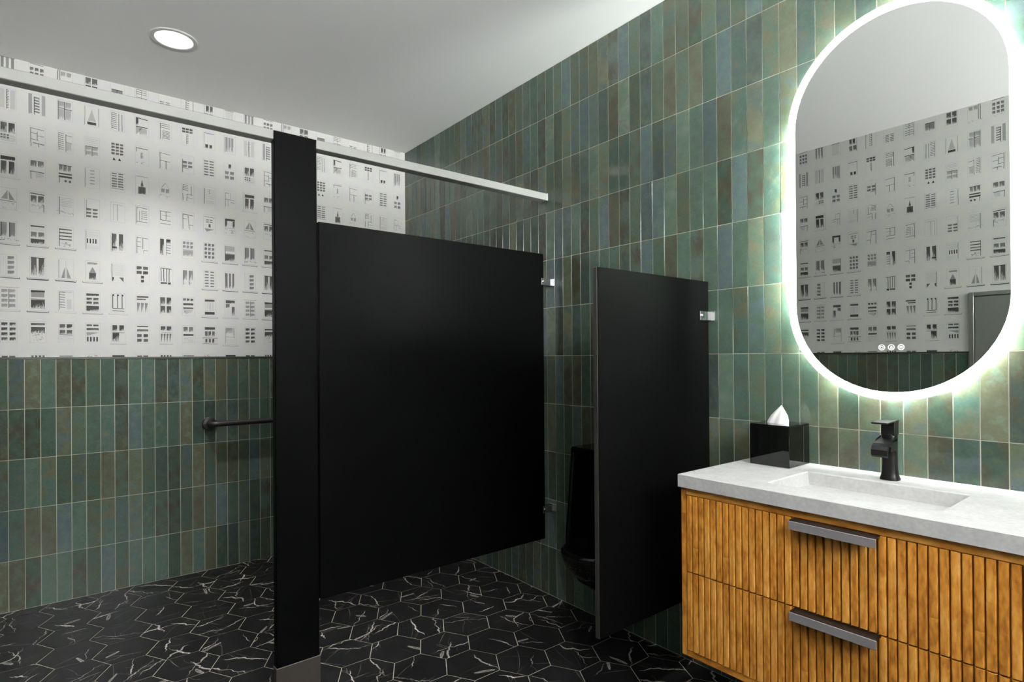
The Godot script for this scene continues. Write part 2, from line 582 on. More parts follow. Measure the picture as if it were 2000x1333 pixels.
func sketch(row: int, col: int) -> void:
	frame(ink_rng.randf_range(0.16, 0.38))
	match row * 10 + col:
		0: panes(4, 8, 92, 84, 3, 1, 0.55, 14); stroke(0, 6, 100, 6, 3, 0.8)
		1: stroke(0, 6, 100, 10, 3, 0.8); panes(0, 26, 100, 70, 3, 3, 0.7); scribble(0, 100, 100, 12, 5, 0.3)
		2: stroke(-4, 0, -4, 100, 3, 0.8); stroke(12, 2, 12, 100, 3, 0.8); panes(20, 12, 80, 26, 2, 1, 0.35); scribble(-20, 104, 140, 6, 7, 0.4)
		3: panes(2, 10, 96, 80, 2, 2, 0.85)
		4: pane(4, 42, 92, 50, 0.5); stroke(4, 42, 96, 42, 4, 0.85); stroke(50, 44, 50, 92, 2, 0.7)
		5: louvre(6, 88, 10, 36, 3, 0.75); louvre(6, 88, 54, 40, 3, 0.75); stroke(50, 10, 50, 92, 2, 0.6)
		6: panes(4, 46, 92, 50, 2, 5, 0.75, 10)
		7: louvre(36, 30, 6, 90, 7, 0.9); stroke(104, 0, 104, 102, 3, 0.6)
		8: panes(24, 8, 66, 40, 2, 1, 0.85); panes(8, 56, 86, 40, 2, 1, 0.7); stroke(4, 4, 4, 100, 2, 0.6)
		9: hatch(10, 8, 80, 84, 0.6, 7, false); stroke(4, 8, 96, 8, 3, 0.8)
		10: pane(-4, 0, 34, 100, 0.14, 0.1); pane(68, 0, 34, 100, 0.14, 0.1); louvre(42, 14, 2, 98, 12, 0.95)
		11: pane(-10, -4, 26, 108, 0.35, 0.1); pane(84, -4, 26, 108, 0.3, 0.1); louvre(30, 38, 10, 88, 6, 0.95); louvre(30, 38, 14, 88, 6, 0.9)
		12: panes(2, 2, 96, 34, 2, 1, 0.32); panes(2, 44, 96, 56, 2, 1, 0.28); stroke(0, 38, 100, 42, 4, 0.75); stroke(48, 2, 48, 100, 4, 0.7); stroke(0, 0, 0, 100, 3, 0.7)
		13: wedge(Vector2(50, 12), Vector2(18, 78), Vector2(82, 78), 0.95); pane(16, 82, 70, 16, 0.9, 0.3); stroke(-4, 0, -4, 100, 2, 0.6); stroke(104, 0, 104, 100, 2, 0.6)
		14: louvre(4, 42, 2, 96, 9, 0.75); stroke(62, 4, 62, 100, 3, 0.75); stroke(88, 4, 88, 100, 3, 0.75)
		15: stroke(0, 2, 100, 6, 5, 0.9); pane(0, 4, 22, 40, 0.85); stroke(0, 52, 100, 52, 5, 0.9); wedge(Vector2(0, 54), Vector2(0, 100), Vector2(62, 56), 0.9); pane(30, 60, 66, 38, 0.25)
		16: louvre(6, 86, 4, 34, 3, 0.7); louvre(30, 62, 46, 50, 6, 0.75); stroke(6, 4, 6, 98, 3, 0.8); stroke(30, 44, 30, 98, 2, 0.7)
		17: panes(0, 2, 100, 30, 3, 2, 0.85, 6); louvre(42, 16, 40, 58, 6, 0.95)
		18: stroke(0, 4, 100, 6, 3, 0.8); stroke(2, 4, 2, 100, 2, 0.7); panes(16, 74, 66, 24, 2, 1, 0.95, 12)
		19: panes(10, 4, 80, 92, 3, 1, 0.5, 8); stroke(4, 4, 4, 98, 3, 0.7)
		20: panes(0, 0, 100, 54, 2, 1, 0.85, 12, 0.8); hatch(0, 60, 100, 36, 0.7, 6); panes(0, 60, 60, 24, 3, 2, 0.7, 6)
		21: stroke(0, 4, 100, 8, 3, 0.7); stroke(4, 6, 4, 98, 3, 0.75); stroke(4, 28, 46, 30, 3, 0.65); stroke(50, 20, 50, 62, 3, 0.65); stroke(50, 40, 100, 42, 3, 0.6); stroke(4, 62, 60, 64, 3, 0.65); stroke(20, 80, 100, 84, 4, 0.75); stroke(60, 84, 60, 98, 3, 0.6)
		22: louvre(2, 36, 2, 96, 9, 0.7); stroke(56, 4, 56, 98, 3, 0.7); stroke(56, 10, 100, 14, 3, 0.6); stroke(56, 48, 100, 50, 3, 0.6); pane(62, 52, 36, 44, 0.2)
		23: hatch(0, 0, 100, 40, 0.6, 4); panes(2, 46, 96, 50, 2, 2, 0.35, 8); stroke(2, 46, 2, 98, 3, 0.8); stroke(50, 46, 50, 98, 3, 0.75); stroke(0, 46, 100, 46, 3, 0.75)
		24: panes(0, 2, 100, 66, 3, 4, 0.75, 8); wedge(Vector2(20, 84), Vector2(10, 98), Vector2(34, 98), 0.9); wedge(Vector2(66, 84), Vector2(56, 98), Vector2(80, 98), 0.9)
		25: stroke(0, 4, 100, 6, 4, 0.75); stroke(4, 4, 4, 26, 3, 0.7); louvre(42, 18, 30, 34, 4, 0.85); scribble(10, 84, 80, 8, 5, 0.45)
		26: stroke(4, 4, 4, 98, 3, 0.75); stroke(4, 8, 96, 12, 3, 0.6); stroke(4, 52, 96, 54, 3, 0.65); stroke(56, 54, 56, 98, 4, 0.7)
		27: stroke(2, 20, 2, 98, 3, 0.75); panes(6, 30, 90, 40, 2, 2, 0.65, 10); stroke(2, 72, 60, 74, 3, 0.7)
		28: panes(2, 2, 96, 94, 2, 6, 0.68, 12)
		29: pane(40, 0, 26, 30, 0.85); panes(4, 46, 92, 50, 2, 2, 0.6, 12)
		30: pane(0, 2, 100, 20, 0.9, 0.3); panes(2, 28, 96, 68, 2, 1, 0.9, 16, 0.75); stroke(-20, -10, -20, 108, 1.5, 0.4); sill(0.3, 2)
		31: panes(2, 2, 96, 34, 2, 1, 0.75, 8, 0.9); stroke(0, 60, 100, 62, 4, 0.9); stroke(4, 62, 4, 98, 3, 0.8); pane(40, 66, 56, 30, 0.12)
		32: panes(4, 2, 92, 34, 3, 1, 0.6, 6); stroke(0, 2, 100, 2, 4, 0.8); pane(0, 46, 100, 8, 0.9, 0.2); pane(0, 60, 100, 10, 0.9, 0.2); stroke(6, 72, 6, 98, 3, 0.8); panes(44, 82, 52, 12, 2, 1, 0.85, 14)
		33: stroke(-4, 0, -4, 98, 2, 0.6); for k in 5: stroke(34, 8 + k * 18, 68, 8 + k * 18, 3, 0.75)
		34: panes(2, 0, 96, 20, 2, 2, 0.85, 14); panes(2, 28, 96, 52, 2, 4, 0.65, 8); stroke(0, 86, 100, 88, 3, 0.7)
		35: stroke(0, -4, 100, -4, 2, 0.6); wedge(Vector2(50, 14), Vector2(38, 52), Vector2(62, 52), 0.95); pane(18, 56, 64, 42, 0.75, 0.3); wedge(Vector2(50, 44), Vector2(10, 98), Vector2(90, 98), 0.75)
		36: stroke(48, 12, 16, 40, 3, 0.6); stroke(48, 12, 88, 46, 2, 0.45); panes(14, 46, 72, 26, 2, 1, 0.45); scribble(4, 76, 92, 20, 12, 0.4)
		37: louvre(4, 50, 2, 40, 4, 0.75); stroke(84, 6, 84, 58, 3, 0.75); stroke(4, 56, 4, 98, 3, 0.75); stroke(42, 56, 42, 98, 3, 0.7); stroke(42, 56, 96, 60, 3, 0.65); stroke(42, 78, 96, 80, 2, 0.6)
		38: hatch(0, 4, 100, 64, 0.7, 6); stroke(50, 6, 50, 36, 2, 0.6); stroke(4, 4, 4, 98, 3, 0.7); hatch(20, 74, 76, 22, 0.55, 4)
		39: stroke(6, 10, 6, 96, 2, 0.6); stroke(6, 12, 40, 14, 3, 0.6); stroke(56, 10, 56, 48, 2, 0.5); stroke(6, 52, 96, 54, 3, 0.55); stroke(30, 54, 30, 96, 2, 0.5); stroke(62, 68, 96, 70, 3, 0.55)
		40: wedge(Vector2(46, 6), Vector2(2, 52), Vector2(46, 52), 0.9); wedge(Vector2(54, 10), Vector2(58, 54), Vector2(96, 56), 0.9); stroke(-6, 60, 106, 62, 3, 0.75); scribble(0, 70, 100, 30, 10, 0.32)
		41: stroke(0, 4, 100, 8, 5, 0.9); panes(2, 16, 96, 38, 2, 1, 0.85, 10, 0.85); scribble(2, 60, 96, 36, 13, 0.5); stroke(96, 60, 96, 98, 3, 0.7)
		42: hatch(2, 4, 96, 52, 0.7, 6); stroke(4, 4, 4, 98, 3, 0.7); scribble(0, 66, 100, 30, 14, 0.4)
		43: stroke(4, 0, 4, 98, 2, 0.7); panes(4, 48, 92, 48, 2, 3, 0.65, 12); stroke(4, 46, 96, 48, 2, 0.6)
		44: stroke(10, 6, 92, 8, 2, 0.4); stroke(48, 8, 48, 96, 3, 0.42); stroke(14, 10, 14, 96, 1.5, 0.3)
		45: stroke(2, 4, 96, 8, 3, 0.7); stroke(4, 4, 4, 98, 3, 0.7); stroke(26, 26, 26, 80, 2, 0.6); louvre(46, 46, 24, 54, 5, 0.6); stroke(4, 84, 96, 88, 3, 0.7)
		46: stroke(4, 6, 4, 60, 3, 0.7); stroke(4, 8, 96, 10, 3, 0.7); stroke(54, 10, 54, 56, 3, 0.7); stroke(22, 32, 96, 34, 2, 0.55); stroke(4, 60, 96, 62, 4, 0.7); stroke(4, 80, 96, 82, 3, 0.7)
		47: stroke(4, 6, 4, 98, 3, 0.75); stroke(4, 8, 100, 12, 4, 0.75); stroke(4, 34, 40, 36, 3, 0.7); stroke(50, 14, 64, 98, 3, 0.7); stroke(62, 70, 100, 72, 3, 0.65)
		48: stroke(0, 6, 100, 8, 3, 0.65); panes(18, 22, 64, 20, 2, 2, 0.55); pane(42, 50, 20, 22, 0.75); wedge(Vector2(4, 78), Vector2(24, 98), Vector2(100, 80), 0.85)
		49: pane(0, 2, 100, 14, 0.9, 0.4); pane(0, 16, 22, 40, 0.8); pane(78, 16, 22, 40, 0.8); scribble(6, 66, 88, 26, 12, 0.75); stroke(0, 60, 100, 60, 2, 0.5)
		50: panes(0, 0, 100, 72, 2, 1, 0.6, 18, 0.3); stroke(0, 0, 0, 74, 4, 0.9); stroke(60, 0, 60, 74, 4, 0.85); scribble(-14, 80, 130, 18, 12, 0.6); sill(0.8, 3)
		51: pane(0, 2, 100, 8, 0.8, 0.3); hatch(0, 10, 100, 18, 0.25, 4); panes(2, 36, 96, 28, 2, 1, 0.65, 10); pane(0, 72, 100, 26, 0.8, 0.7); sill(0.75, 3)
		52: stroke(4, 4, 4, 98, 3, 0.7); scribble(10, 78, 80, 20, 12, 0.7); sill(0.8, 3); for k in 4: pane(2, 4 + k * 18, 96, 7, 0.75, 0.4)
		53: hatch(0, 78, 100, 20, 0.22, 4); stroke(0, 0, 0, 100, 2, 0.6); hatch(0, 2, 100, 32, 0.3, 5); for k in 4: pane(8 + k * 22, 42, 11, 26, 0.95, 0.1)
		54: panes(4, 0, 92, 96, 2, 1, 0.8, 18, 0.9); stroke(2, 0, 2, 98, 4, 0.9); pane(4, 72, 40, 12, 0.75)
		55: stroke(4, 4, 4, 98, 3, 0.7); stroke(4, 6, 44, 8, 3, 0.7); stroke(54, 6, 54, 70, 3, 0.7); stroke(54, 8, 98, 10, 3, 0.7); stroke(4, 30, 38, 32, 3, 0.6); stroke(4, 58, 40, 60, 3, 0.6); stroke(62, 78, 98, 80, 3, 0.65); stroke(62, 78, 62, 98, 2, 0.6)
		56: pane(0, 0, 34, 98, 0.85, 0.9); louvre(56, 38, 4, 92, 6, 0.85); pane(56, 0, 40, 20, 0.85)
		57: panes(2, 2, 96, 42, 3, 2, 0.5, 8); pane(2, 54, 96, 36, 0.35); stroke(0, 50, 100, 52, 2, 0.6)
		58: panes(2, 0, 96, 94, 3, 4, 0.7, 10); sill(0.7, 3)
		59: pane(2, 2, 96, 34, 0.25, 0.1); stroke(0, 2, 0, 98, 3, 0.7); pane(2, 54, 96, 44, 0.75, 0.7); stroke(0, 50, 100, 52, 3, 0.8); sill(0.75, 3)
		60: hatch(-10, -4, 50, 104, 0.25, 3, false); panes(46, 2, 46, 94, 1, 4, 0.6, 10); sill(0.85, 4)
		61: panes(2, 0, 96, 96, 2, 1, 0.9, 14, 0.9); stroke(0, 0, 100, 2, 4, 0.85); sill(0.95, 6)
		62: wedge(Vector2(42, 40), Vector2(16, 98), Vector2(42, 98), 0.95); wedge(Vector2(56, 40), Vector2(58, 98), Vector2(90, 98), 0.95); stroke(0, 2, 0, 98, 2, 0.65); stroke(50, 4, 50, 96, 1, 0.4); sill(0.9, 5)
		63: pane(10, 2, 80, 12, 0.4); wedge(Vector2(50, 26), Vector2(22, 62), Vector2(80, 62), 0.95); pane(24, 60, 56, 38, 0.8, 0.7); sill(0.65, 3)
		64: hatch(2, 0, 96, 66, 0.32, 11); stroke(0, 0, 0, 98, 3, 0.65); pane(4, 74, 14, 22, 0.85); wedge(Vector2(60, 74), Vector2(96, 74), Vector2(96, 100), 0.9)
		65: panes(0, 2, 100, 46, 2, 2, 0.88, 12, 0.4); panes(38, 56, 26, 40, 1, 2, 0.88, 10, 0.3)
		66: pane(4, 84, 60, 12, 0.75); pane(70, 84, 26, 14, 0.9); stroke(0, 2, 100, 4, 4, 0.85); for k in 4: stroke(8 + k * 24, 6, 8 + k * 24, 80, 4, 0.85)
		67: panes(4, 4, 92, 60, 2, 1, 0.5, 16, 0.8); stroke(4, 4, 4, 90, 3, 0.75); stroke(58, 4, 58, 90, 3, 0.7); scribble(6, 70, 88, 24, 7, 0.4)
		68: panes(4, 0, 92, 96, 2, 6, 0.72, 16, 0.4); sill(0.8, 3)
		69: stroke(2, 0, 2, 98, 3, 0.7); sill(0.75, 4); for k in 3: pane(4 + k * 34, 2, 20, 94, 0.6, 0.3)
		70: panes(2, 2, 96, 94, 2, 4, 0.42, 12); stroke(-20, -8, 124, -8, 1.5, 0.4); stroke(52, 0, 52, 98, 3, 0.7); sill(0.5, 2)
		71: pane(0, 0, 100, 12, 0.9, 0.4); pane(2, 12, 96, 26, 0.4, 0.2); stroke(0, 46, 100, 48, 3, 0.85); pane(0, 50, 100, 48, 0.85, 0.95); sill(0.75, 4)
		72: louvre(2, 40, 2, 94, 7, 0.8); stroke(0, 0, 96, 2, 2, 0.6); pane(58, 40, 36, 56, 0.1, 0.1); sill(0.25, 2)
		73: pane(0, 2, 100, 14, 0.85, 0.5); panes(2, 26, 96, 36, 2, 2, 0.8, 10); pane(0, 70, 100, 30, 0.8, 0.6); sill(0.4, 4)
		74: pane(6, 0, 14, 10, 0.9); pane(44, 0, 14, 10, 0.9); pane(82, 0, 14, 10, 0.9); stroke(2, 78, 98, 80, 4, 0.85); stroke(2, 92, 98, 94, 4, 0.8); sill(0.3, 2); for k in 3: stroke(6 + k * 38, 0, 6 + k * 38, 76, 4, 0.9)
		75: hatch(0, 42, 100, 54, 0.4, 6, false); pane(0, 2, 100, 10, 0.75, 0.4); pane(0, 18, 80, 8, 0.75, 0.4); for k in 3: wedge(Vector2(2 + k * 34, 40), Vector2(6 + k * 34, 98), Vector2(28 + k * 34, 42), 0.95)
		76: panes(2, 2, 96, 94, 2, 2, 0.88, 14, 0.8); stroke(2, 2, 2, 98, 3, 0.85)
		77: panes(2, 2, 96, 16, 3, 1, 0.8); pane(2, 30, 96, 14, 0.8, 0.5); pane(2, 56, 96, 10, 0.75); wedge(Vector2(2, 70), Vector2(30, 98), Vector2(96, 72), 0.5); scribble(4, 74, 90, 22, 8, 0.4)
		78: pane(2, 2, 96, 14, 0.8, 0.5); hatch(4, 20, 92, 50, 0.65, 6, false); pane(2, 78, 96, 18, 0.85, 0.2); sill(0.6, 3)
		79: pane(4, 0, 92, 20, 0.75, 0.6); pane(4, 24, 40, 26, 0.6); pane(66, 40, 30, 56, 0.7, 0.9); hatch(4, 54, 60, 44, 0.18, 4); sill(0.4, 2)
		80: panes(0, 2, 100, 94, 2, 4, 0.88, 14, 0.7)
		81: pane(0, 2, 100, 12, 0.8, 0.7); pane(0, 22, 100, 34, 0.8, 0.9); scribble(4, 50, 90, 46, 16, 0.5)
		82: panes(2, 4, 96, 54, 2, 2, 0.85, 12, 0.7); stroke(0, 60, 100, 62, 3, 0.8); hatch(0, 66, 100, 32, 0.25, 4)
		83: panes(2, 2, 96, 10, 2, 1, 0.8); pane(2, 22, 96, 12, 0.85, 0.7); wedge(Vector2(2, 44), Vector2(4, 64), Vector2(96, 46), 0.8); for k in 4: pane(4 + k * 25, 70, 14, 28, 0.85, 0.3)
		84: panes(2, 2, 96, 34, 2, 1, 0.88, 18, 0.6); stroke(0, 42, 100, 44, 3, 0.7); pane(2, 46, 56, 50, 0.88, 0.95); stroke(-20, 108, 120, 110, 1.5, 0.55)
		85: pane(2, 4, 96, 6, 0.85, 0.4); pane(2, 22, 96, 14, 0.65, 0.6); panes(2, 50, 96, 46, 2, 2, 0.85, 16, 0.3)
		86: stroke(-12, 106, 112, 107, 1.5, 0.55); panes(2, 2, 96, 26, 2, 1, 0.8, 12); stroke(0, 36, 100, 38, 2, 0.6); for k in 4: wedge(Vector2(2 + k * 26, 46), Vector2(6 + k * 26, 98), Vector2(20 + k * 26, 46), 0.95)
		87: panes(4, 2, 92, 30, 2, 1, 0.6, 12); pane(2, 46, 96, 10, 0.9, 0.2); hatch(2, 62, 96, 36, 0.6, 5)
		88: pane(0, 0, 100, 18, 0.8, 0.4); panes(2, 26, 96, 32, 3, 1, 0.72, 8); stroke(-26, 66, 126, 68, 2.5, 0.7); panes(6, 72, 88, 26, 3, 1, 0.85, 14); hatch(-26, 68, 152, 32, 0.4, 9, false); stroke(-26, 102, 126, 103, 2, 0.7)
		89: pane(4, 2, 60, 34, 0.35, 0.9); wedge(Vector2(60, 4), Vector2(92, 4), Vector2(92, 76), 0.55); stroke(4, 58, 96, 60, 2, 0.5); hatch(4, 66, 92, 30, 0.25, 3); stroke(0, 0, 0, 98, 2, 0.55); sill(0.5, 2)
		_:
			var kind := (col * 7 + 3) % 5
			if kind == 0: panes(2, 0, 96, 96, 4, 3, 0.85, 10)
			elif kind == 1: pane(0, 0, 100, 14, 0.9, 0.2); panes(2, 24, 96, 70, 2, 2, 0.7)
			elif kind == 2: pane(0, 2, 100, 6, 0.7, 0.2); hatch(0, 16, 100, 80, 0.6, 6)
			elif kind == 3: panes(2, 2, 96, 40, 2, 1, 0.85); pane(2, 50, 96, 46, 0.7)
			else: scribble(0, 0, 100, 12, 8, 0.7); pane(4, 20, 92, 76, 0.7)

func make_wallpaper() -> void:
	var h := CELL_H * PAPER_ROWS
	ink.resize(ink_w * h)
	ink.fill(255)
	ink_rng.seed = 77
	for row in PAPER_ROWS:
		for col in PAPER_COLS:
			ox = col * CELL_W
			oy = row * CELL_H
			sketch(row, col)
	var a := noise_bytes(1024, 1024, 0.01, 3, 61)
	var out := PackedByteArray()
	out.resize(ink_w * h * 3)
	var at := 0
	for y in h:
		for x in ink_w:
			var v: float = ink[y * ink_w + x] / 255.0
			var t: float = a[(y & 1023) * 1024 + (x & 1023)] - 128.0
			out[at] = int((198.0 + t * 0.03) * (0.10 + 0.90 * v))
			out[at + 1] = int((197.0 + t * 0.02) * (0.092 + 0.908 * v))
			out[at + 2] = int((193.0 - t * 0.02) * (0.09 + 0.91 * v))
			at += 3
	M.wallpaper = mat(Color.WHITE, 0.8, 0, 0.25)
	M.wallpaper.albedo_texture = rgb_texture(ink_w, h, out)

func paper_sheet(a: Vector3, b: Vector3, col_at_a: float, len: float) -> ArrayMesh:
	# a flat sheet from a to b (feet of its left and right edges seen from the room), up to the ceiling
	var st := begin()
	var y0 := 1.284
	var row0 := (2.770 + PAPER_DY / 2.0)
	var va := (row0 - y0) / (PAPER_DY * PAPER_ROWS)
	var vb := (row0 - CEIL) / (PAPER_DY * PAPER_ROWS)
	var ua := col_at_a / PAPER_COLS
	var ub := (col_at_a + len / PAPER_DX) / PAPER_COLS
	quad(st, Vector3(a.x, y0, a.z), Vector3(b.x, y0, b.z), Vector3(b.x, CEIL, b.z), Vector3(a.x, CEIL, a.z), Vector2(ua, va), Vector2(ub, va), Vector2(ub, vb), Vector2(ua, vb))
	return st.commit()

# ------------------------------------------------------------------ tiles
var tile_meshes := []

func make_tile_meshes() -> void:
	# glazed face in its own x-y plane, looking along +z, 61 x 254 mm, eased edges
	var w := (TILE_W - 0.0026) / 2.0
	var h := (TILE_H - 0.0024) / 2.0
	for k in GLAZE_COLS * GLAZE_ROWS:
		for flip in 2:
			var cx := float(k % GLAZE_COLS)
			var cy := float(k / GLAZE_COLS)
			var uv := func(x: float, y: float) -> Vector2:
				var u := clampf(0.5 + (x if flip == 0 else -x) / w * 0.46, 0.03, 0.97)
				var v := clampf(0.5 - (y if flip == 0 else -y) / h * 0.47, 0.02, 0.98)
				return Vector2((cx + u) / GLAZE_COLS, (cy + v) / GLAZE_ROWS)
			var st := begin()
			var rings := [[w, h, -0.005], [w, h, -0.0010], [w - 0.0005, h - 0.0005, 0.0]]
			for r in 2:
				var o: Array = rings[r]
				var i: Array = rings[r + 1]
				var oc := [Vector3(-o[0], -o[1], o[2]), Vector3(o[0], -o[1], o[2]), Vector3(o[0], o[1], o[2]), Vector3(-o[0], o[1], o[2])]
				var ic := [Vector3(-i[0], -i[1], i[2]), Vector3(i[0], -i[1], i[2]), Vector3(i[0], i[1], i[2]), Vector3(-i[0], i[1], i[2])]
				for s in 4:
					var s2 := (s + 1) % 4
					quad(st, oc[s], oc[s2], ic[s2], ic[s], uv.call(oc[s].x, oc[s].y), uv.call(oc[s2].x, oc[s2].y), uv.call(ic[s2].x, ic[s2].y), uv.call(ic[s].x, ic[s].y))
			var f: Array = rings[2]
			quad(st, Vector3(-f[0], -f[1], 0), Vector3(f[0], -f[1], 0), Vector3(f[0], f[1], 0), Vector3(-f[0], f[1], 0),
				uv.call(-f[0], -f[1]), uv.call(f[0], -f[1]), uv.call(f[0], f[1]), uv.call(-f[0], f[1]))
			tile_meshes.append(st.commit())

func tile_wall(wall: Node3D, origin: Vector3, turn: float, length: float, first_joint: float, rows: int, limit: int, shows: Callable) -> void:
	# tiles on a wall whose left lower corner (seen from the room) is origin; joints run at first_joint + k * TILE_W
	var b := Basis(Vector3.UP, turn)
	var spots := []
	var k0 := int(floor(-first_joint / TILE_W))
	for k in range(k0, int(ceil((length - first_joint) / TILE_W)) + 1):
		var x0 := maxf(0.0, first_joint + k * TILE_W)
		var x1 := minf(length, first_joint + (k + 1) * TILE_W)
		if x1 - x0 < 0.006: continue
		for r in rows:
			var c := origin + b * Vector3((x0 + x1) / 2.0, (r + 0.5) * TILE_H, 0.0)
			var top := minf(CEIL, (r + 1) * TILE_H) - r * TILE_H
			var pick := rng.randi() % tile_meshes.size()
			var tone := rng.randi() % 3
			var tilt := Vector3(rng.randfn(0, 0.0022), rng.randfn(0, 0.004), 0)
			var t := Transform3D(b * Basis.from_euler(tilt) * Basis.from_scale(Vector3((x1 - x0 - 0.0026) / (TILE_W - 0.0026), 1, 1)), c)
			spots.append([shows.call(c), pick, tone, t])
	spots.sort_custom(func(p, q): return p[0] > q[0])
	var rest := [begin(), begin(), begin()]
	var any := [false, false, false]
	for n in spots.size():
		var s: Array = spots[n]
		if n < limit and s[0] > 0.0:
			var o := part("tile", tile_meshes[s[1]], M.glaze[s[2]], wall)
			o.transform = s[3]
		else:
			rest[s[2]].append_from(tile_meshes[s[1]], 0, s[3])
			any[s[2]] = true
	if any.has(true):
		var mesh := ArrayMesh.new()
		for k in 3:
			if any[k]:
				rest[k].set_material(M.glaze[k])
				rest[k].commit(mesh)
		var o := part("tiling", mesh, null, wall)
		tag(o, "", "", "", "stuff")

func in_frame(p: Vector3) -> float:
	var q := pixel_of(p)
	if q.z <= 0 or q.x < -30 or q.x > 2030 or q.y < -120 or q.y > 1430: return 0.0
	return 1.0 / (q.z * q.z)

func shows_right(p: Vector3) -> float:
	# size in view of a tile on wall_right; 0 where the partition, screen, mirror or vanity hides it
	var s := in_frame(p)
	if s <= 0.0: return 0.0
	var q := pixel_of(p)
	if q.x > 626 and q.x < 1055 and q.y > 440 + (q.x - 626) * 0.147 + 60 and q.y < 1168 - (q.x - 626) * 0.26 - 60: return 0.0
	if q.x > 1185 and q.x < 1375 and q.y > 640 and q.y < 1150: return 0.0
	if p.z > 2.97 and p.z < 3.44 and p.y > 1.35 and p.y < 2.15: return 0.0
	if p.z > 2.85 and p.y < 0.7: return 0.0
	return s

const HEX := 0.1228

func hex_mesh(poly: PackedVector2Array, cell: int) -> ArrayMesh:
	# poly in local x-z; face at y = 0, eased edge
	var st := begin()
	var inner := Geometry2D.offset_polygon(poly, -0.0009)
	var face: PackedVector2Array = inner[0] if inner.size() else poly
	if Geometry2D.is_polygon_clockwise(face): face.reverse()
	var uv := func(p: Vector2) -> Vector2:
		return Vector2((cell % MARBLE_CELLS + 0.5 + p.x / 0.262) / MARBLE_CELLS, (cell / MARBLE_CELLS + 0.5 + p.y / 0.262) / MARBLE_CELLS)
	var idx := Geometry2D.triangulate_polygon(face)
	for k in range(0, idx.size(), 3):
		var q := [face[idx[k]], face[idx[k + 1]], face[idx[k + 2]]]
		if (q[1] - q[0]).cross(q[2] - q[0]) > 0: q.reverse()
		tri(st, Vector3(q[0].x, 0, q[0].y), Vector3(q[1].x, 0, q[1].y), Vector3(q[2].x, 0, q[2].y), uv.call(q[0]), uv.call(q[1]), uv.call(q[2]))
	for ring in [[0.0, 0.0009, 0.0, -0.0009], [0.0009, 0.0009, -0.0009, -0.004]]:
		var up := face
		var low: PackedVector2Array = poly
		if low.size() != up.size(): low = up
		else:
			# start both outlines at the nearest corner
			if Geometry2D.is_polygon_clockwise(low): low.reverse()
			var best := 0
			for k in low.size():
				if low[k].distance_to(up[0]) < low[best].distance_to(up[0]): best = k
			var turned := PackedVector2Array()
			for k in low.size(): turned.append(low[(best + k) % low.size()])
			low = turned
		var first: PackedVector2Array = up if ring[0] == 0.0 else low
		for k in first.size():
			var k2 := (k + 1) % first.size()
			quad(st, Vector3(first[k].x, ring[2], first[k].y), Vector3(first[k2].x, ring[2], first[k2].y), Vector3(low[k2].x, ring[3], low[k2].y), Vector3(low[k].x, ring[3], low[k].y),
				uv.call(first[k]), uv.call(first[k2]), uv.call(low[k2]), uv.call(low[k]))
	return st.commit()

func lay_floor(floor_: Node3D) -> void:
	var s := HEX
	var f := sqrt(3.0) * s
	var outline := PackedVector2Array()
	for k in 6: outline.append(Vector2(cos(TAU * k / 6.0), sin(TAU * k / 6.0)) * (s - 0.0017))
	var whole := []
	for k in MARBLE_CELLS * MARBLE_CELLS: whole.append(hex_mesh(outline, k))
	var rest := begin()
	for i in range(-12, 8):
		for j in range(-8, 32):
			var c := Vector2(-0.7205 + 1.5 * s * i, 1.256 + f * (j + (0.5 if i & 1 else 0.0)))
			if c.x < ROOM_X - s or c.x > s or c.y < -s or c.y > ROOM_Z + s: continue
			var cell := rng.randi() % whole.size()
			var spin := rng.randi() % 6
			var inside := c.x - s > ROOM_X + 0.001 and c.x + s < -0.001 and c.y - f / 2 > 0.001 and c.y + f / 2 < ROOM_Z - 0.001
			var mesh: ArrayMesh = whole[cell]
			var t := Transform3D(Basis(Vector3.UP, TAU * spin / 6.0), Vector3(c.x, 0, c.y))
			if not inside:
				var room := PackedVector2Array([Vector2(ROOM_X + 0.001, 0.001) - c, Vector2(-0.001, 0.001) - c, Vector2(-0.001, ROOM_Z - 0.001) - c, Vector2(ROOM_X + 0.001, ROOM_Z - 0.001) - c])
				var cut := Geometry2D.intersect_polygons(outline, room)
				if cut.is_empty() or cut[0].size() < 3: continue
				mesh = hex_mesh(cut[0], cell)
				t = Transform3D(Basis.IDENTITY, Vector3(c.x, 0, c.y))
			if c.y < 3.75:
				var o := part("hexagon_tile", mesh, M.marble, floor_)
				o.transform = t
			else:
				rest.append_from(mesh, 0, t)
	var o := part("tiling", rest.commit(), M.marble, floor_)
	tag(o, "", "", "", "stuff")

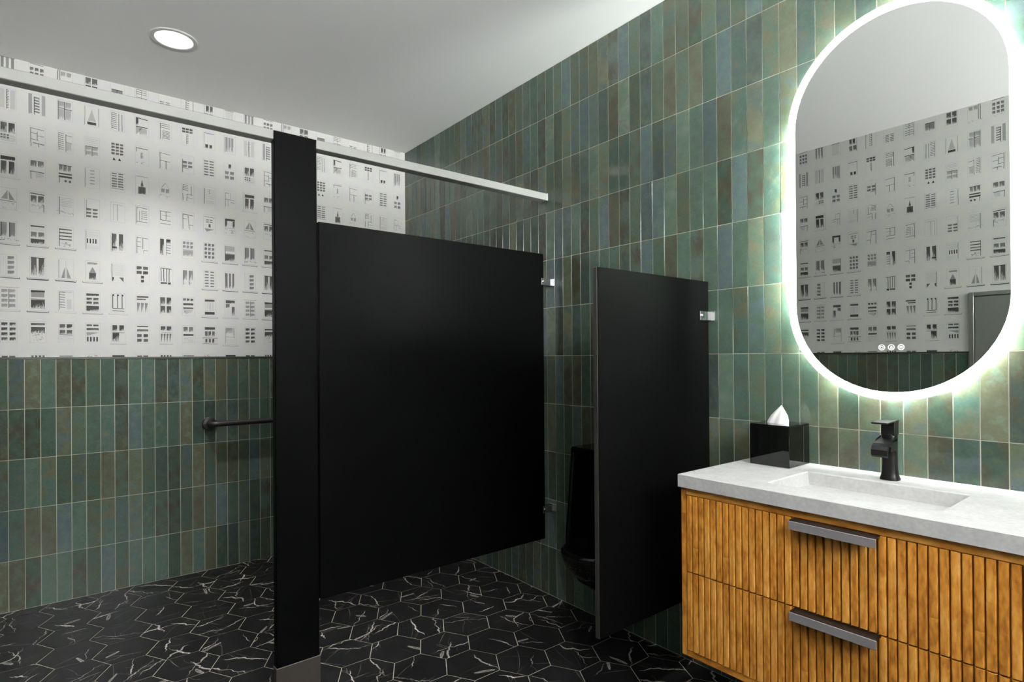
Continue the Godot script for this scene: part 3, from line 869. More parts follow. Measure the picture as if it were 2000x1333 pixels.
# ------------------------------------------------------------------ the room
func build_room() -> void:
	var t := 0.12
	var g := 0.0013
	var floor_ := structure("floor", box(Vector3(ROOM_X - t, -t, -t), Vector3(t, -g, ROOM_Z + t)), M.floor_grout)
	lay_floor(floor_)
	var far := structure("wall_far", box(Vector3(ROOM_X - t, -g, -t), Vector3(g, CEIL + 0.02, -g)), M.grout)
	var right := structure("wall_right", box(Vector3(g, -g, -g), Vector3(t, CEIL + 0.02, ROOM_Z + g)), M.grout)
	var left := structure("wall_left", box(Vector3(ROOM_X - t, -g, -g), Vector3(ROOM_X - g, CEIL + 0.02, ROOM_Z + g)), M.grout)
	var near := structure("wall_near", box(Vector3(ROOM_X - t, -g, ROOM_Z + g), Vector3(t, CEIL + 0.02, ROOM_Z + t)), M.grout)
	# joints measured on the photograph: x = -2.2502 on wall_far, z = 1.5751 on wall_right
	tile_wall(far, Vector3(ROOM_X, 0, 0), 0.0, -ROOM_X, fposmod(-2.2502 - ROOM_X, TILE_W), 5, 300, in_frame)
	tile_wall(right, Vector3(0, 0, 0), -PI / 2, ROOM_Z, fposmod(1.5751, TILE_W), 11, 300, shows_right)
	tile_wall(left, Vector3(ROOM_X, 0, ROOM_Z), PI / 2, ROOM_Z, fposmod(ROOM_Z - 2.853, TILE_W), 5, 60, func(p: Vector3): return 1.0 if p.y > 1.02 and p.z > 1.75 and p.z < 2.9 else 0.0)
	tile_wall(near, Vector3(0, 0, ROOM_Z), PI, -ROOM_X, 0.02, 5, 0, func(_p: Vector3): return 0.0)
	part("wallpaper", paper_sheet(Vector3(ROOM_X, 0, -0.0008), Vector3(0, 0, -0.0008), (ROOM_X + 2.247) / PAPER_DX + 0.5 + 10.0, -ROOM_X), M.wallpaper, far)
	part("wallpaper", paper_sheet(Vector3(ROOM_X - 0.0008, 0, ROOM_Z), Vector3(ROOM_X - 0.0008, 0, 0), 1.5 + 20.0 - (ROOM_Z - 3.007) / PAPER_DX, ROOM_Z), M.wallpaper, left)
	part("wallpaper", paper_sheet(Vector3(0, 0, ROOM_Z + 0.0008), Vector3(ROOM_X, 0, ROOM_Z + 0.0008), 3.2, -ROOM_X), M.wallpaper, near)
	structure("trim_1", box(Vector3(ROOM_X, 1.2805, -0.004), Vector3(0, 1.2905, 0.0025), 0.001), M.dark_trim)
	structure("trim_2", box(Vector3(ROOM_X - 0.004, 1.2805, 0.0026), Vector3(ROOM_X + 0.0025, 1.2905, ROOM_Z - 0.0026), 0.001), M.dark_trim)
	structure("trim_3", box(Vector3(ROOM_X, 1.2805, ROOM_Z - 0.0025), Vector3(0, 1.2905, ROOM_Z + 0.004), 0.001), M.dark_trim)
	# privacy wall before the entrance, behind the viewer: it keeps the sconce's light off the lower room
	structure("wall_middle", box(Vector3(ROOM_X + 0.0005, 0.0005, 5.20), Vector3(-0.85, 2.06, 5.31), 0.004), M.grey_paint)
	# ceiling with a hole for each downlight
	var ceiling := CSGBox3D.new()
	ceiling.name = "ceiling"
	ceiling.size = Vector3(-ROOM_X + 2 * t, 0.16, ROOM_Z + 2 * t)
	ceiling.position = Vector3(ROOM_X / 2, CEIL + 0.08, ROOM_Z / 2)
	ceiling.material = M.paint
	tag(ceiling, "", "", "", "structure")
	for p in LAMPS:
		var hole := CSGCylinder3D.new()
		hole.name = "lamp_hole"
		hole.operation = CSGShape3D.OPERATION_SUBTRACTION
		hole.radius = 0.083
		hole.height = 0.4
		hole.sides = 40
		hole.position = Vector3(p.x, CEIL, p.y) - ceiling.position
		hole.material = M.paint
		ceiling.add_child(hole, true)
	add_child(ceiling)

const LAMPS := [Vector2(-1.612, 0.700), Vector2(-1.25, 3.30)]

func build_lamps() -> void:
	var labels := ["round recessed ceiling downlight glowing above the stall, near the wallpapered wall",
		"round recessed ceiling downlight in front of the vanity, above the picture"]
	for k in LAMPS.size():
		var p: Vector2 = LAMPS[k]
		var o := thing("recessed_downlight", labels[k], "downlight", Vector3(p.x, CEIL, p.y))
		part("trim_ring", lathe(PackedVector2Array([Vector2(0.080, 0.012), Vector2(0.080, -0.002), Vector2(0.083, -0.005), Vector2(0.099, -0.004), Vector2(0.104, 0.0)]), 48), M.lamp_ring, o)
		part("reflector", lathe(PackedVector2Array([Vector2(0.047, 0.118), Vector2(0.060, 0.09), Vector2(0.071, 0.05), Vector2(0.0795, 0.002)]), 48), M.reflector, o)
		part("lamp", lathe(PackedVector2Array([Vector2(0.0, 0.094), Vector2(0.022, 0.096), Vector2(0.038, 0.103), Vector2(0.046, 0.115)]), 40), M.lamp_glow, o)
		var s := SpotLight3D.new()
		s.name = "downlight_beam"
		s.position = Vector3(0, -0.008, 0)
		s.rotation.x = -PI / 2
		s.spot_angle = [54.0, 46.0][k]
		s.spot_angle_attenuation = 1.0
		s.spot_range = 8.0
		s.spot_attenuation = 2.0
		s.light_size = 0.04
		s.light_color = Color(0.985, 0.99, 1.0)
		s.light_energy = [1.9, 2.2][k]
		s.shadow_enabled = true
		o.add_child(s)

func build_sconce() -> void:
	# the main light of the room's front part: a frosted uplight bowl on the wall behind the viewer
	var o := thing("wall_sconce", "frosted uplight bowl sconce on the wall behind the viewer", "wall light", Vector3(-1.9, 1.95, ROOM_Z))
	var plate := part("back_plate", lathe(PackedVector2Array([Vector2(0.06, 0.0), Vector2(0.06, 0.008), Vector2(0.052, 0.016), Vector2(0.0, 0.018)]), 32), M.rail, o)
	plate.rotation.x = -PI / 2
	plate.position = Vector3(0, -0.05, -0.001)
	part("arm", tube(PackedVector3Array([Vector3(0, -0.05, -0.012), Vector3(0, -0.12, -0.05), Vector3(0, -0.20, -0.16), Vector3(0, -0.315, -0.36)]), 0.008, 12), M.rail, o)
	var prof := PackedVector2Array()
	for k in 13:
		var a := PI / 2 * k / 12.0
		prof.append(Vector2(0.33 * sin(a), -0.31 * cos(a)))
	part("bowl", lathe(prof, 40), M.frosted, o, Vector3(0, 0, -0.36))
	var bulb := SphereMesh.new()
	bulb.radius = 0.19
	bulb.height = 0.38
	part("bulb", bulb, M.globe_glow, o, Vector3(0, -0.115, -0.36))
	var l := OmniLight3D.new()
	l.name = "sconce_lamp"
	l.position = Vector3(0, -0.115, -0.36)
	l.light_size = 0.185
	l.light_energy = 62.0
	l.light_color = Color(0.975, 0.985, 1.0)
	l.omni_range = 9.0
	l.omni_attenuation = 2.0
	l.shadow_enabled = true
	o.add_child(l)

# ------------------------------------------------------------------ stall partition and urinal screen
func bracket(parent: Node3D, wall_x: float, y: float, z: float) -> void:
	# chrome U bracket between a panel's end and the tiled wall: plate on the wall, two ears, two bolts
	var st := begin()
	add_box(st, Vector3(wall_x - 0.005, y - 0.019, z - 0.032), Vector3(wall_x - 0.0015, y + 0.019, z + 0.022), 0.0012)
	add_box(st, Vector3(wall_x - 0.080, y - 0.018, z + 0.0005), Vector3(wall_x - 0.004, y + 0.018, z + 0.0055), 0.0012)
	add_box(st, Vector3(wall_x - 0.080, y - 0.018, z - 0.0305), Vector3(wall_x - 0.004, y + 0.018, z - 0.0255), 0.0012)
	var o := part("bracket", st.commit(), M.chrome, parent)
	for dy in [0.0]:
		var bolt := part("bolt", lathe(PackedVector2Array([Vector2(0.007, 0.0), Vector2(0.0065, 0.003), Vector2(0.004, 0.005), Vector2(0.0, 0.0055)]), 14), M.chrome, o)
		bolt.position = Vector3(wall_x - 0.068, y + dy, z + 0.0055)
		bolt.rotation.x = PI / 2

func chamfered(x0: float, x1: float, z0: float, z1: float, c: float) -> PackedVector2Array:
	return PackedVector2Array([Vector2(x0 + c, z0), Vector2(x0, z0 + c), Vector2(x0, z1 - c), Vector2(x0 + c, z1), Vector2(x1 - c, z1), Vector2(x1, z1 - c), Vector2(x1, z0 + c), Vector2(x1 - c, z0)])

func build_partition() -> void:
	var z := 1.62
	var o := thing("toilet_partition", "black stall partition with white headrail, in front of the wallpapered wall", "partition", Vector3(-1.34, 0, z))
	var off := -o.position
	var pieces := []
	# the face runs up past the headrail, which sits in a notch behind it
	var body := chamfered(-1.421, -1.2585, z - 0.034, z, 0.0025)
	var face := chamfered(-1.421, -1.2585, z - 0.006, z, 0.0025)
	var upright := func(p: Vector2, d: float) -> Vector3: return Vector3(p.x, d, p.y)
	var pst := begin()
	pst.append_from(prism(body, upright, 0.106, 2.102), 0, Transform3D.IDENTITY)
	pst.append_from(prism(face, upright, 2.102, 2.135), 0, Transform3D.IDENTITY)
	pieces.append(part("pilaster", pst.commit(), M.black_panel, o))
	var st := begin()
	add_box(st, Vector3(-1.424, 0.0, z - 0.035), Vector3(-1.2555, 0.106, z + 0.003), 0.0015)
	pieces.append(part("shoe", st.commit(), M.steel, o))
	pieces.append(part("panel", box(Vector3(-1.253, 0.322, z - 0.0255), Vector3(-0.062, 1.814, z), 0.002), M.black_panel, o))
	# far side of the door opening, just outside the picture
	pieces.append(part("pilaster", box(Vector3(ROOM_X + 0.002, 0.106, z - 0.032), Vector3(-2.315, 2.102, z), 0.002), M.black_panel, o))
	pieces.append(part("shoe", box(Vector3(ROOM_X + 0.001, 0.0, z - 0.035), Vector3(-2.312, 0.106, z + 0.003), 0.0015), M.steel, o))
	# headrail: a channel open at the bottom edge, running from wall to wall
	st = begin()
	add_box(st, Vector3(ROOM_X + 0.002, 2.103, z - 0.056), Vector3(-0.020, 2.139, z - 0.0065), 0.002)
	pieces.append(part("headrail", st.commit(), M.rail, o))
	pieces.append(part("rail_bracket", box(Vector3(-0.026, 2.100, z - 0.058), Vector3(-0.0015, 2.142, z - 0.003), 0.002), M.chrome, o))
	pieces.append(part("screw", box(Vector3(-0.05, 2.096, z - 0.028), Vector3(-0.043, 2.1035, z - 0.021), 0.001), M.chrome, o))
	bracket(o, 0.0, 1.668, z)
	bracket(o, 0.0, 0.474, z)
	for c in o.get_children(): c.position += off

func build_screen() -> void:
	var z := 2.56
	var o := thing("urinal_screen", "narrow black urinal screen fixed to the green tiled wall", "screen", Vector3(-0.33, 0, z))
	part("panel", box(Vector3(-0.662, 0.334, z - 0.026), Vector3(-0.014, 1.571, z - 0.003), 0.002), M.black_panel, o)
	# bright edge banding of the free end
	part("edge_strip", box(Vector3(-0.6650, 0.335, z - 0.0235), Vector3(-0.6621, 1.570, z - 0.0055), 0.001), M.edge, o)
	bracket(o, 0.0, 1.432, z - 0.003)
	bracket(o, 0.0, 0.474, z - 0.003)
	for c in o.get_children(): c.position -= o.position

func d_ring(y: float, half: float, depth: float, n := 28, back := -0.0015) -> Array:
	# half oval plan outline against wall_right at height y, centre z = 0
	var ring := []
	for k in n + 1:
		var a := PI * k / n
		var c := cos(a)
		var s := sin(a)
		ring.append(Vector3(back - depth * pow(s, 0.75), y, half * signf(c) * pow(absf(c), 0.75)))
	return ring

func build_urinal() -> void:
	var o := thing("urinal", "black ceramic wall urinal half hidden behind the urinal screen", "urinal", Vector3(0, 0, 2.085))
	var rings := []
	for r in [[0.195, 0.08, 0.05], [0.205, 0.11, 0.13], [0.235, 0.135, 0.20], [0.28, 0.155, 0.26], [0.34, 0.168, 0.305], [0.385, 0.173, 0.325], [0.405, 0.172, 0.328], [0.415, 0.166, 0.322], [0.416, 0.152, 0.308], [0.405, 0.146, 0.296], [0.36, 0.135, 0.26], [0.30, 0.11, 0.2], [0.26, 0.07, 0.14], [0.25, 0.02, 0.06]]:
		rings.append(d_ring(r[0], r[1], r[2]))
	part("bowl", loft(rings), M.black_ceramic, o)
	# upper shell: back plate with side cheeks that stand forward and run down into the bowl
	var st := begin()
	add_box(st, Vector3(-0.075, 0.30, -0.175), Vector3(-0.0015, 0.845, 0.175), 0.012)
	part("back_plate", st.commit(), M.black_ceramic, o)
	for s in [-1.0, 1.0]:
		var cheek := []
		for r in [[0.27, 0.06], [0.29, 0.17], [0.33, 0.205], [0.42, 0.205], [0.6, 0.185], [0.8, 0.165], [0.838, 0.16], [0.846, 0.150]]:
			var ring := []
			var d: float = r[1]
			for q in [Vector2(-0.004, -0.016), Vector2(-d + 0.012, -0.016), Vector2(-d, -0.006), Vector2(-d, 0.006), Vector2(-d + 0.012, 0.016), Vector2(-0.004, 0.016)]:
				ring.append(Vector3(q.x, r[0], s * 0.161 + q.y))
			cheek.append(ring)
		part("cheek", loft(cheek), M.black_ceramic, o)
	part("cap", box(Vector3(-0.162, 0.815, -0.176), Vector3(-0.002, 0.848, 0.176), 0.008), M.black_ceramic, o)

# ------------------------------------------------------------------ grab bar
func build_grab_bar() -> void:
	var y := 0.884
	var x := -1.335
	var o := thing("grab_bar", "dark bronze grab bar on the green tile under the wallpaper", "grab bar", Vector3(x, y, 0))
	for side in [0.0, 0.94]:
		var f := part("flange", lathe(PackedVector2Array([Vector2(0.041, 0.0), Vector2(0.041, 0.005), Vector2(0.036, 0.011), Vector2(0.02, 0.014), Vector2(0.0, 0.014)]), 36), M.bronze_bar, o)
		f.position = Vector3(side, 0, 0.0015)
		f.rotation.x = PI / 2
	var pts := PackedVector3Array()
	pts.append(Vector3(0, 0, 0.008))
	for k in 9:
		var a := PI / 2 * k / 8.0
		pts.append(Vector3(0.036 - 0.036 * cos(a), 0, 0.024 + 0.036 * sin(a)))
	for k in 9:
		var a := PI / 2 * k / 8.0
		pts.append(Vector3(0.904 + 0.036 * sin(a), 0, 0.024 + 0.036 * cos(a)))
	pts.append(Vector3(0.94, 0, 0.008))
	part("bar", tube(pts, 0.0165, 20), M.bronze_bar, o)

# ------------------------------------------------------------------ vanity
const VZ0 := 2.757
const VZ1 := 3.673
const VX := -0.495

func slat_mesh(h: float, w: float, variant: int) -> ArrayMesh:
	# upright wooden slat, gently rounded front looking along -x; base at y = 0, middle at z = 0
	var st := begin()
	var n := 10
	var pts := []
	for k in n + 1:
		var a := lerpf(-1.0, 1.0, float(k) / n)
		pts.append(Vector2(-0.0080 - 0.0035 * sqrt(maxf(0.0, 1.0 - pow(absf(a), 7.0))), a * w / 2))
	pts.push_front(Vector2(0, -w / 2))
	pts.append(Vector2(0, w / 2))
	var u0 := variant / 12.0
	for k in pts.size() - 1:
		var p: Vector2 = pts[k]
		var q: Vector2 = pts[k + 1]
		var ua := u0 + float(k) / pts.size() / 13.0
		var ub := u0 + float(k + 1) / pts.size() / 13.0
		var v0 := variant * 0.37
		quad(st, Vector3(p.x, 0, p.y), Vector3(q.x, 0, q.y), Vector3(q.x, h, q.y), Vector3(p.x, h, p.y), Vector2(ua, v0 + h * 1.6), Vector2(ub, v0 + h * 1.6), Vector2(ub, v0), Vector2(ua, v0))
	for e in [0.0, h]:
		for k in range(1, pts.size() - 1):
			var a := Vector3(pts[0].x, e, pts[0].y)
			var b := Vector3(pts[k].x, e, pts[k].y)
			var c := Vector3(pts[k + 1].x, e, pts[k + 1].y)
			var uv := Vector2(u0 + 0.04, 0.3)
			if e > 0: tri(st, a, b, c, uv, uv, uv)
			else: tri(st, a, c, b, uv, uv, uv)
	return st.commit()

func wood_board(lo: Vector3, hi: Vector3, along: int, u0: float) -> ArrayMesh:
	# board with grain along one axis
	var st := begin()
	var src := box(lo, hi, 0.001)
	var mdt := MeshDataTool.new()
	mdt.create_from_surface(src, 0)
	for f in mdt.get_face_count():
		var n := mdt.get_face_normal(f)
		for k in 3:
			var v := mdt.get_face_vertex(f, k)
			var p := mdt.get_vertex(v)
			var a := p[along]
			var c := 0.0
			for ax in 3:
				if ax != along: c += p[ax] - lo[ax]
			st.set_normal(mdt.get_vertex_normal(v))
			st.set_uv(Vector2(u0 + c * 1.6, a * 1.3))
			st.add_vertex(p)
	return st.commit()

func build_vanity() -> void:
	var o := thing("vanity_cabinet", "wall-hung golden wood vanity cabinet with two slatted drawers under the grey countertop", "cabinet", Vector3(-0.25, 0.314, (VZ0 + VZ1) / 2))
	var st := begin()
	part("side_panel", wood_board(Vector3(VX, 0.314, VZ0), Vector3(-0.002, 0.851, VZ0 + 0.018), 1, 0.1), M.wood, o)
	part("side_panel", wood_board(Vector3(VX, 0.314, VZ1 - 0.018), Vector3(-0.002, 0.851, VZ1), 1, 0.5), M.wood, o)
	part("top_rail", wood_board(Vector3(VX, 0.829, VZ0 + 0.0183), Vector3(VX + 0.02, 0.851, VZ1 - 0.0183), 2, 0.3), M.wood, o)
	part("bottom_panel", wood_board(Vector3(VX, 0.314, VZ0 + 0.0183), Vector3(-0.004, 0.334, VZ1 - 0.0183), 2, 0.7), M.wood, o)
	part("carcass", box(Vector3(VX + 0.022, 0.336, VZ0 + 0.0185), Vector3(-0.004, 0.76, VZ1 - 0.0185)), M.wood, o)
	var slats := []
	for k in 12: slats.append([slat_mesh(0.2405, 0.0182, k), slat_mesh(0.2460, 0.0182, k)])
	var z_first := 2.7766
	var count := 42
	var pitch := (VZ1 - 0.0195 - z_first) / count
	for d in 2:
		var y0: float = [0.5870, 0.3365][d]
		var hh: float = [0.2405, 0.2460][d]
		var drawer := part("drawer", box(Vector3(VX + 0.0075, y0, z_first), Vector3(VX + 0.021, y0 + hh, VZ1 - 0.0195)), M.wood, o)
		var last := -1
		for k in count:
			var v := rng.randi() % 12
			if v == last: v = (v + 5) % 12
			last = v
			part("slat", slats[v][d], M.wood, drawer, Vector3(VX + 0.0085, y0, z_first + pitch * (k + 0.5)))
		# edge pull: plate under the drawer's top edge, upright lip in front
		var top := y0 + hh + 0.001
		st = begin()
		add_box(st, Vector3(VX - 0.036, top - 0.0255, 3.118), Vector3(VX - 0.0325, top - 0.0025, 3.328), 0.0008)
		var pull := part("handle", st.commit(), M.handle, drawer)
		tag(pull, "dark grey metal edge pull")
		var plate := part("handle_plate", box(Vector3(VX - 0.0324, top - 0.0035, 3.1185), Vector3(VX + 0.001, top - 0.0005, 3.3275), 0.0005), M.black_metal, drawer)
		tag(plate, "black plate behind the edge pull")
	for c in o.get_children(): c.position -= o.position

func build_counter() -> void:
	var y1 := 0.893
	var y0 := 0.8525
	var x0 := -0.507
	var x1 := -0.001
	var z0 := VZ0 - 0.004
	var z1 := VZ1 + 0.004
	var o := thing("countertop_basin", "pale grey concrete countertop with moulded rectangular basin", "countertop", Vector3(-0.25, y0, (z0 + z1) / 2))
	var st := begin()
	var b := 0.002
	# outer shell
	var top := [Vector3(x0 + b, y1, z0 + b), Vector3(x0 + b, y1, z1 - b), Vector3(x1, y1, z1 - b), Vector3(x1, y1, z0 + b)]
	var sh := [Vector3(x0, y1 - b, z0), Vector3(x0, y1 - b, z1), Vector3(x1, y1 - b, z1), Vector3(x1, y1 - b, z0)]
	var lo := [Vector3(x0, y0, z0), Vector3(x0, y0, z1), Vector3(x1, y0, z1), Vector3(x1, y0, z0)]
	# basin
	var bx0 := -0.412
	var bx1 := -0.150
	var bz0 := 3.000
	var bz1 := 3.430
	var e := 0.003
	var rim := [Vector3(bx0, y1, bz0), Vector3(bx0, y1, bz1), Vector3(bx1, y1, bz1), Vector3(bx1, y1, bz0)]
	var lip := [Vector3(bx0 + e, y1 - e, bz0 + e), Vector3(bx0 + e, y1 - e, bz1 - e), Vector3(bx1 - e, y1 - e, bz1 - e), Vector3(bx1 - e, y1 - e, bz0 + e)]
	var dep := 0.105
	var f := 0.02
	var bot := [Vector3(bx0 + f, y1 - dep + 0.012, bz0 + f), Vector3(bx0 + f, y1 - dep + 0.012, bz1 - f), Vector3(bx1 - f, y1 - dep + 0.012, bz1 - f), Vector3(bx1 - f, y1 - dep + 0.012, bz0 + f)]
	var flo := [Vector3(bx0 + 2 * f, y1 - dep, bz0 + 2 * f), Vector3(bx0 + 2 * f, y1 - dep, bz1 - 2 * f), Vector3(bx1 - 2 * f, y1 - dep, bz1 - 2 * f), Vector3(bx1 - 2 * f, y1 - dep, bz0 + 2 * f)]
	for k in 4:
		var k2 := (k + 1) % 4
		quad(st, top[k], top[k2], rim[k2], rim[k])
		quad(st, sh[k], sh[k2], top[k2], top[k])
		quad(st, lo[k], lo[k2], sh[k2], sh[k])
		quad(st, rim[k], rim[k2], lip[k2], lip[k])
		quad(st, lip[k], lip[k2], bot[k2], bot[k])
		quad(st, bot[k], bot[k2], flo[k2], flo[k])
	quad(st, flo[0], flo[1], flo[2], flo[3])
	quad(st, lo[3], lo[2], lo[1], lo[0])
	part("slab", st.commit(), M.concrete, o)
	var drain := part("drain", lathe(PackedVector2Array([Vector2(0.03, 0.0), Vector2(0.03, 0.003), Vector2(0.024, 0.005), Vector2(0.0, 0.006)]), 28), M.black_metal, o)
	drain.position = Vector3((bx0 + bx1) / 2, y1 - dep + 0.0002, 3.215)
	for c in o.get_children(): c.position -= o.position

func build_faucet() -> void:
	var c := Vector3(-0.092, 0.893, 3.2185)
	var o := thing("faucet", "matte black waterfall faucet with a flat lever above the basin", "faucet", c)
	# flared body, rounded-square section
	var rings := []
	for r in [[0.0, 0.0255], [0.004, 0.0255], [0.012, 0.0228], [0.025, 0.0205], [0.045, 0.0192], [0.08, 0.0188], [0.12, 0.0192], [0.136, 0.0195], [0.138, 0.0185]]:
		var ring := []
		for k in 28:
			var a := -TAU * k / 28.0
			var q := Vector2(signf(cos(a)) * pow(absf(cos(a)), 0.7), signf(sin(a)) * pow(absf(sin(a)), 0.7)) * float(r[1])
			ring.append(Vector3(q.x, r[0], q.y))
		rings.append(ring)
	part("body", loft(rings), M.black_metal, o)
	# spout: a trough bent down at its lip
	var prof := [Vector2(-0.005, 0.128), Vector2(-0.03, 0.124), Vector2(-0.068, 0.116), Vector2(-0.080, 0.108), Vector2(-0.086, 0.098), Vector2(-0.087, 0.082)]
	var st := begin()
	var hw := 0.0215
	for k in prof.size() - 1:
		var p: Vector2 = prof[k]
		var q: Vector2 = prof[k + 1]
		var n := (q - p).orthogonal().normalized() * 0.006
		if n.y < 0 and k < 3: n = -n
		var pa := [Vector3(p.x, p.y, -hw), Vector3(p.x, p.y, hw), Vector3(q.x, q.y, hw), Vector3(q.x, q.y, -hw)]
		var inn := Vector3(0.006, -0.006, 0)
		quad(st, pa[0], pa[1], pa[2], pa[3])
		quad(st, pa[3] + inn, pa[2] + inn, pa[1] + inn, pa[0] + inn)
		quad(st, pa[1], pa[1] + inn, pa[2] + inn, pa[2])
		quad(st, pa[0] + inn, pa[0], pa[3], pa[3] + inn)
		if k == prof.size() - 2: quad(st, pa[2], pa[2] + inn, pa[3] + inn, pa[3])
	for s in [-1.0, 1.0]:
		var side := [Vector3(-0.004, 0.134, s * hw), Vector3(-0.05, 0.124, s * hw), Vector3(-0.068, 0.110, s * hw), Vector3(-0.03, 0.092, s * hw), Vector3(-0.004, 0.085, s * hw)]
		for k in range(1, 4):
			if s > 0: tri(st, side[0], side[k], side[k + 1])
			else: tri(st, side[0], side[k + 1], side[k])
	add_box(st, Vector3(-0.05, 0.09, -hw + 0.001), Vector3(0.0, 0.112, hw - 0.001), 0.002)
	part("spout", st.commit(), M.black_metal, o)
	part("neck", box(Vector3(-0.017, 0.134, -0.0185), Vector3(0.019, 0.178, 0.0185), 0.002), M.black_metal, o)
	st = begin()
	add_box(st, Vector3(-0.080, 0.1765, -0.0215), Vector3(0.021, 0.1815, 0.0215), 0.0012)
	var lever := part("lever", st.commit(), M.black_metal, o)
	lever.rotation.z = 0.035

func build_tissue_box() -> void:
	var x0 := -0.160
	var x1 := -0.012
	var z0 := 2.8075
	var z1 := 2.946
	var y := 0.8935
	var o := thing("tissue_box", "glossy black cube tissue box on the countertop by the tiled wall", "tissue box", Vector3((x0 + x1) / 2, y, (z0 + z1) / 2))
	var h := 0.141
	var st := begin()
	var cx := (x1 - x0) / 2
	var cz := (z1 - z0) / 2
	add_box(st, Vector3(-cx, 0, -cz), Vector3(cx, h - 0.004, cz), 0.0015)
	part("cover", st.commit(), M.acrylic, o)
	# lid plate with an oval slot
	var outer := PackedVector2Array([Vector2(-cx, -cz), Vector2(cx, -cz), Vector2(cx, cz), Vector2(-cx, cz)])
	st = begin()
	var n := 24
	for k in n:
		var a0 := TAU * k / n
		var a1 := TAU * (k + 1) / n
		var i0 := Vector3(0.018 * cos(a0), h, 0.040 * sin(a0))
		var i1 := Vector3(0.018 * cos(a1), h, 0.040 * sin(a1))
		var o0 := square_edge(a0, cx, cz, h)
		var o1 := square_edge(a1, cx, cz, h)
		quad(st, i0, i1, o1, o0)
		quad(st, o0, o1, o1 - Vector3(0, 0.004, 0), o0 - Vector3(0, 0.004, 0))
		quad(st, i1, i0, i0 - Vector3(0, 0.004, 0), i1 - Vector3(0, 0.004, 0))
	for corner in 4:
		# fill the corners of the plate
		var a := PI / 4 + PI / 2 * corner
		var c0 := square_edge(floorf(a / (TAU / n)) * TAU / n, cx, cz, h)
		var c1 := square_edge(ceilf(a / (TAU / n) + 0.001) * TAU / n, cx, cz, h)
		tri(st, c0, c1, Vector3(signf(cos(a)) * cx, h, signf(sin(a)) * cz))
	part("lid", st.commit(), M.acrylic, o)
	# tissue pulled up to a point
	var rings := []
	for r in [[0.0, 0.038, 0.016], [0.012, 0.036, 0.016], [0.03, 0.028, 0.014], [0.046, 0.016, 0.009], [0.058, 0.007, 0.004], [0.066, 0.0006, 0.0006]]:
		var ring := []
		for k in 28:
			var a := -TAU * k / 28.0
			var w := 1.0 + 0.20 * sin(a * 5.0 + r[0] * 40.0)
			ring.append(Vector3(r[2] * cos(a) * w * 1.2, h - 0.003 + r[0], r[1] * sin(a) * (1.0 + 0.08 * sin(a * 3.0)) + 0.012 * (r[0] / 0.066) - 0.004))
		rings.append(ring)
	part("tissue", loft(rings, false, true), M.tissue, o)

func square_edge(a: float, cx: float, cz: float, y: float) -> Vector3:
	var c := cos(a)
	var s := sin(a)
	var f := 1.0 / maxf(absf(c) / cx, absf(s) / cz)
	return Vector3(c * f, y, s * f)

# ------------------------------------------------------------------ mirror
func ring_prism(outer: PackedVector2Array, inner: PackedVector2Array, map: Callable, from: float, to: float) -> ArrayMesh:
	var st := begin()
	var n := outer.size()
	for k in n:
		var k2 := (k + 1) % n
		quad(st, map.call(inner[k], to), map.call(outer[k], to), map.call(outer[k2], to), map.call(inner[k2], to))
		quad(st, map.call(inner[k2], from), map.call(outer[k2], from), map.call(outer[k], from), map.call(inner[k], from))
		quad(st, map.call(outer[k], from), map.call(outer[k2], from), map.call(outer[k2], to), map.call(outer[k], to))
		quad(st, map.call(inner[k2], from), map.call(inner[k], from), map.call(inner[k], to), map.call(inner[k2], to))
	return st.commit()

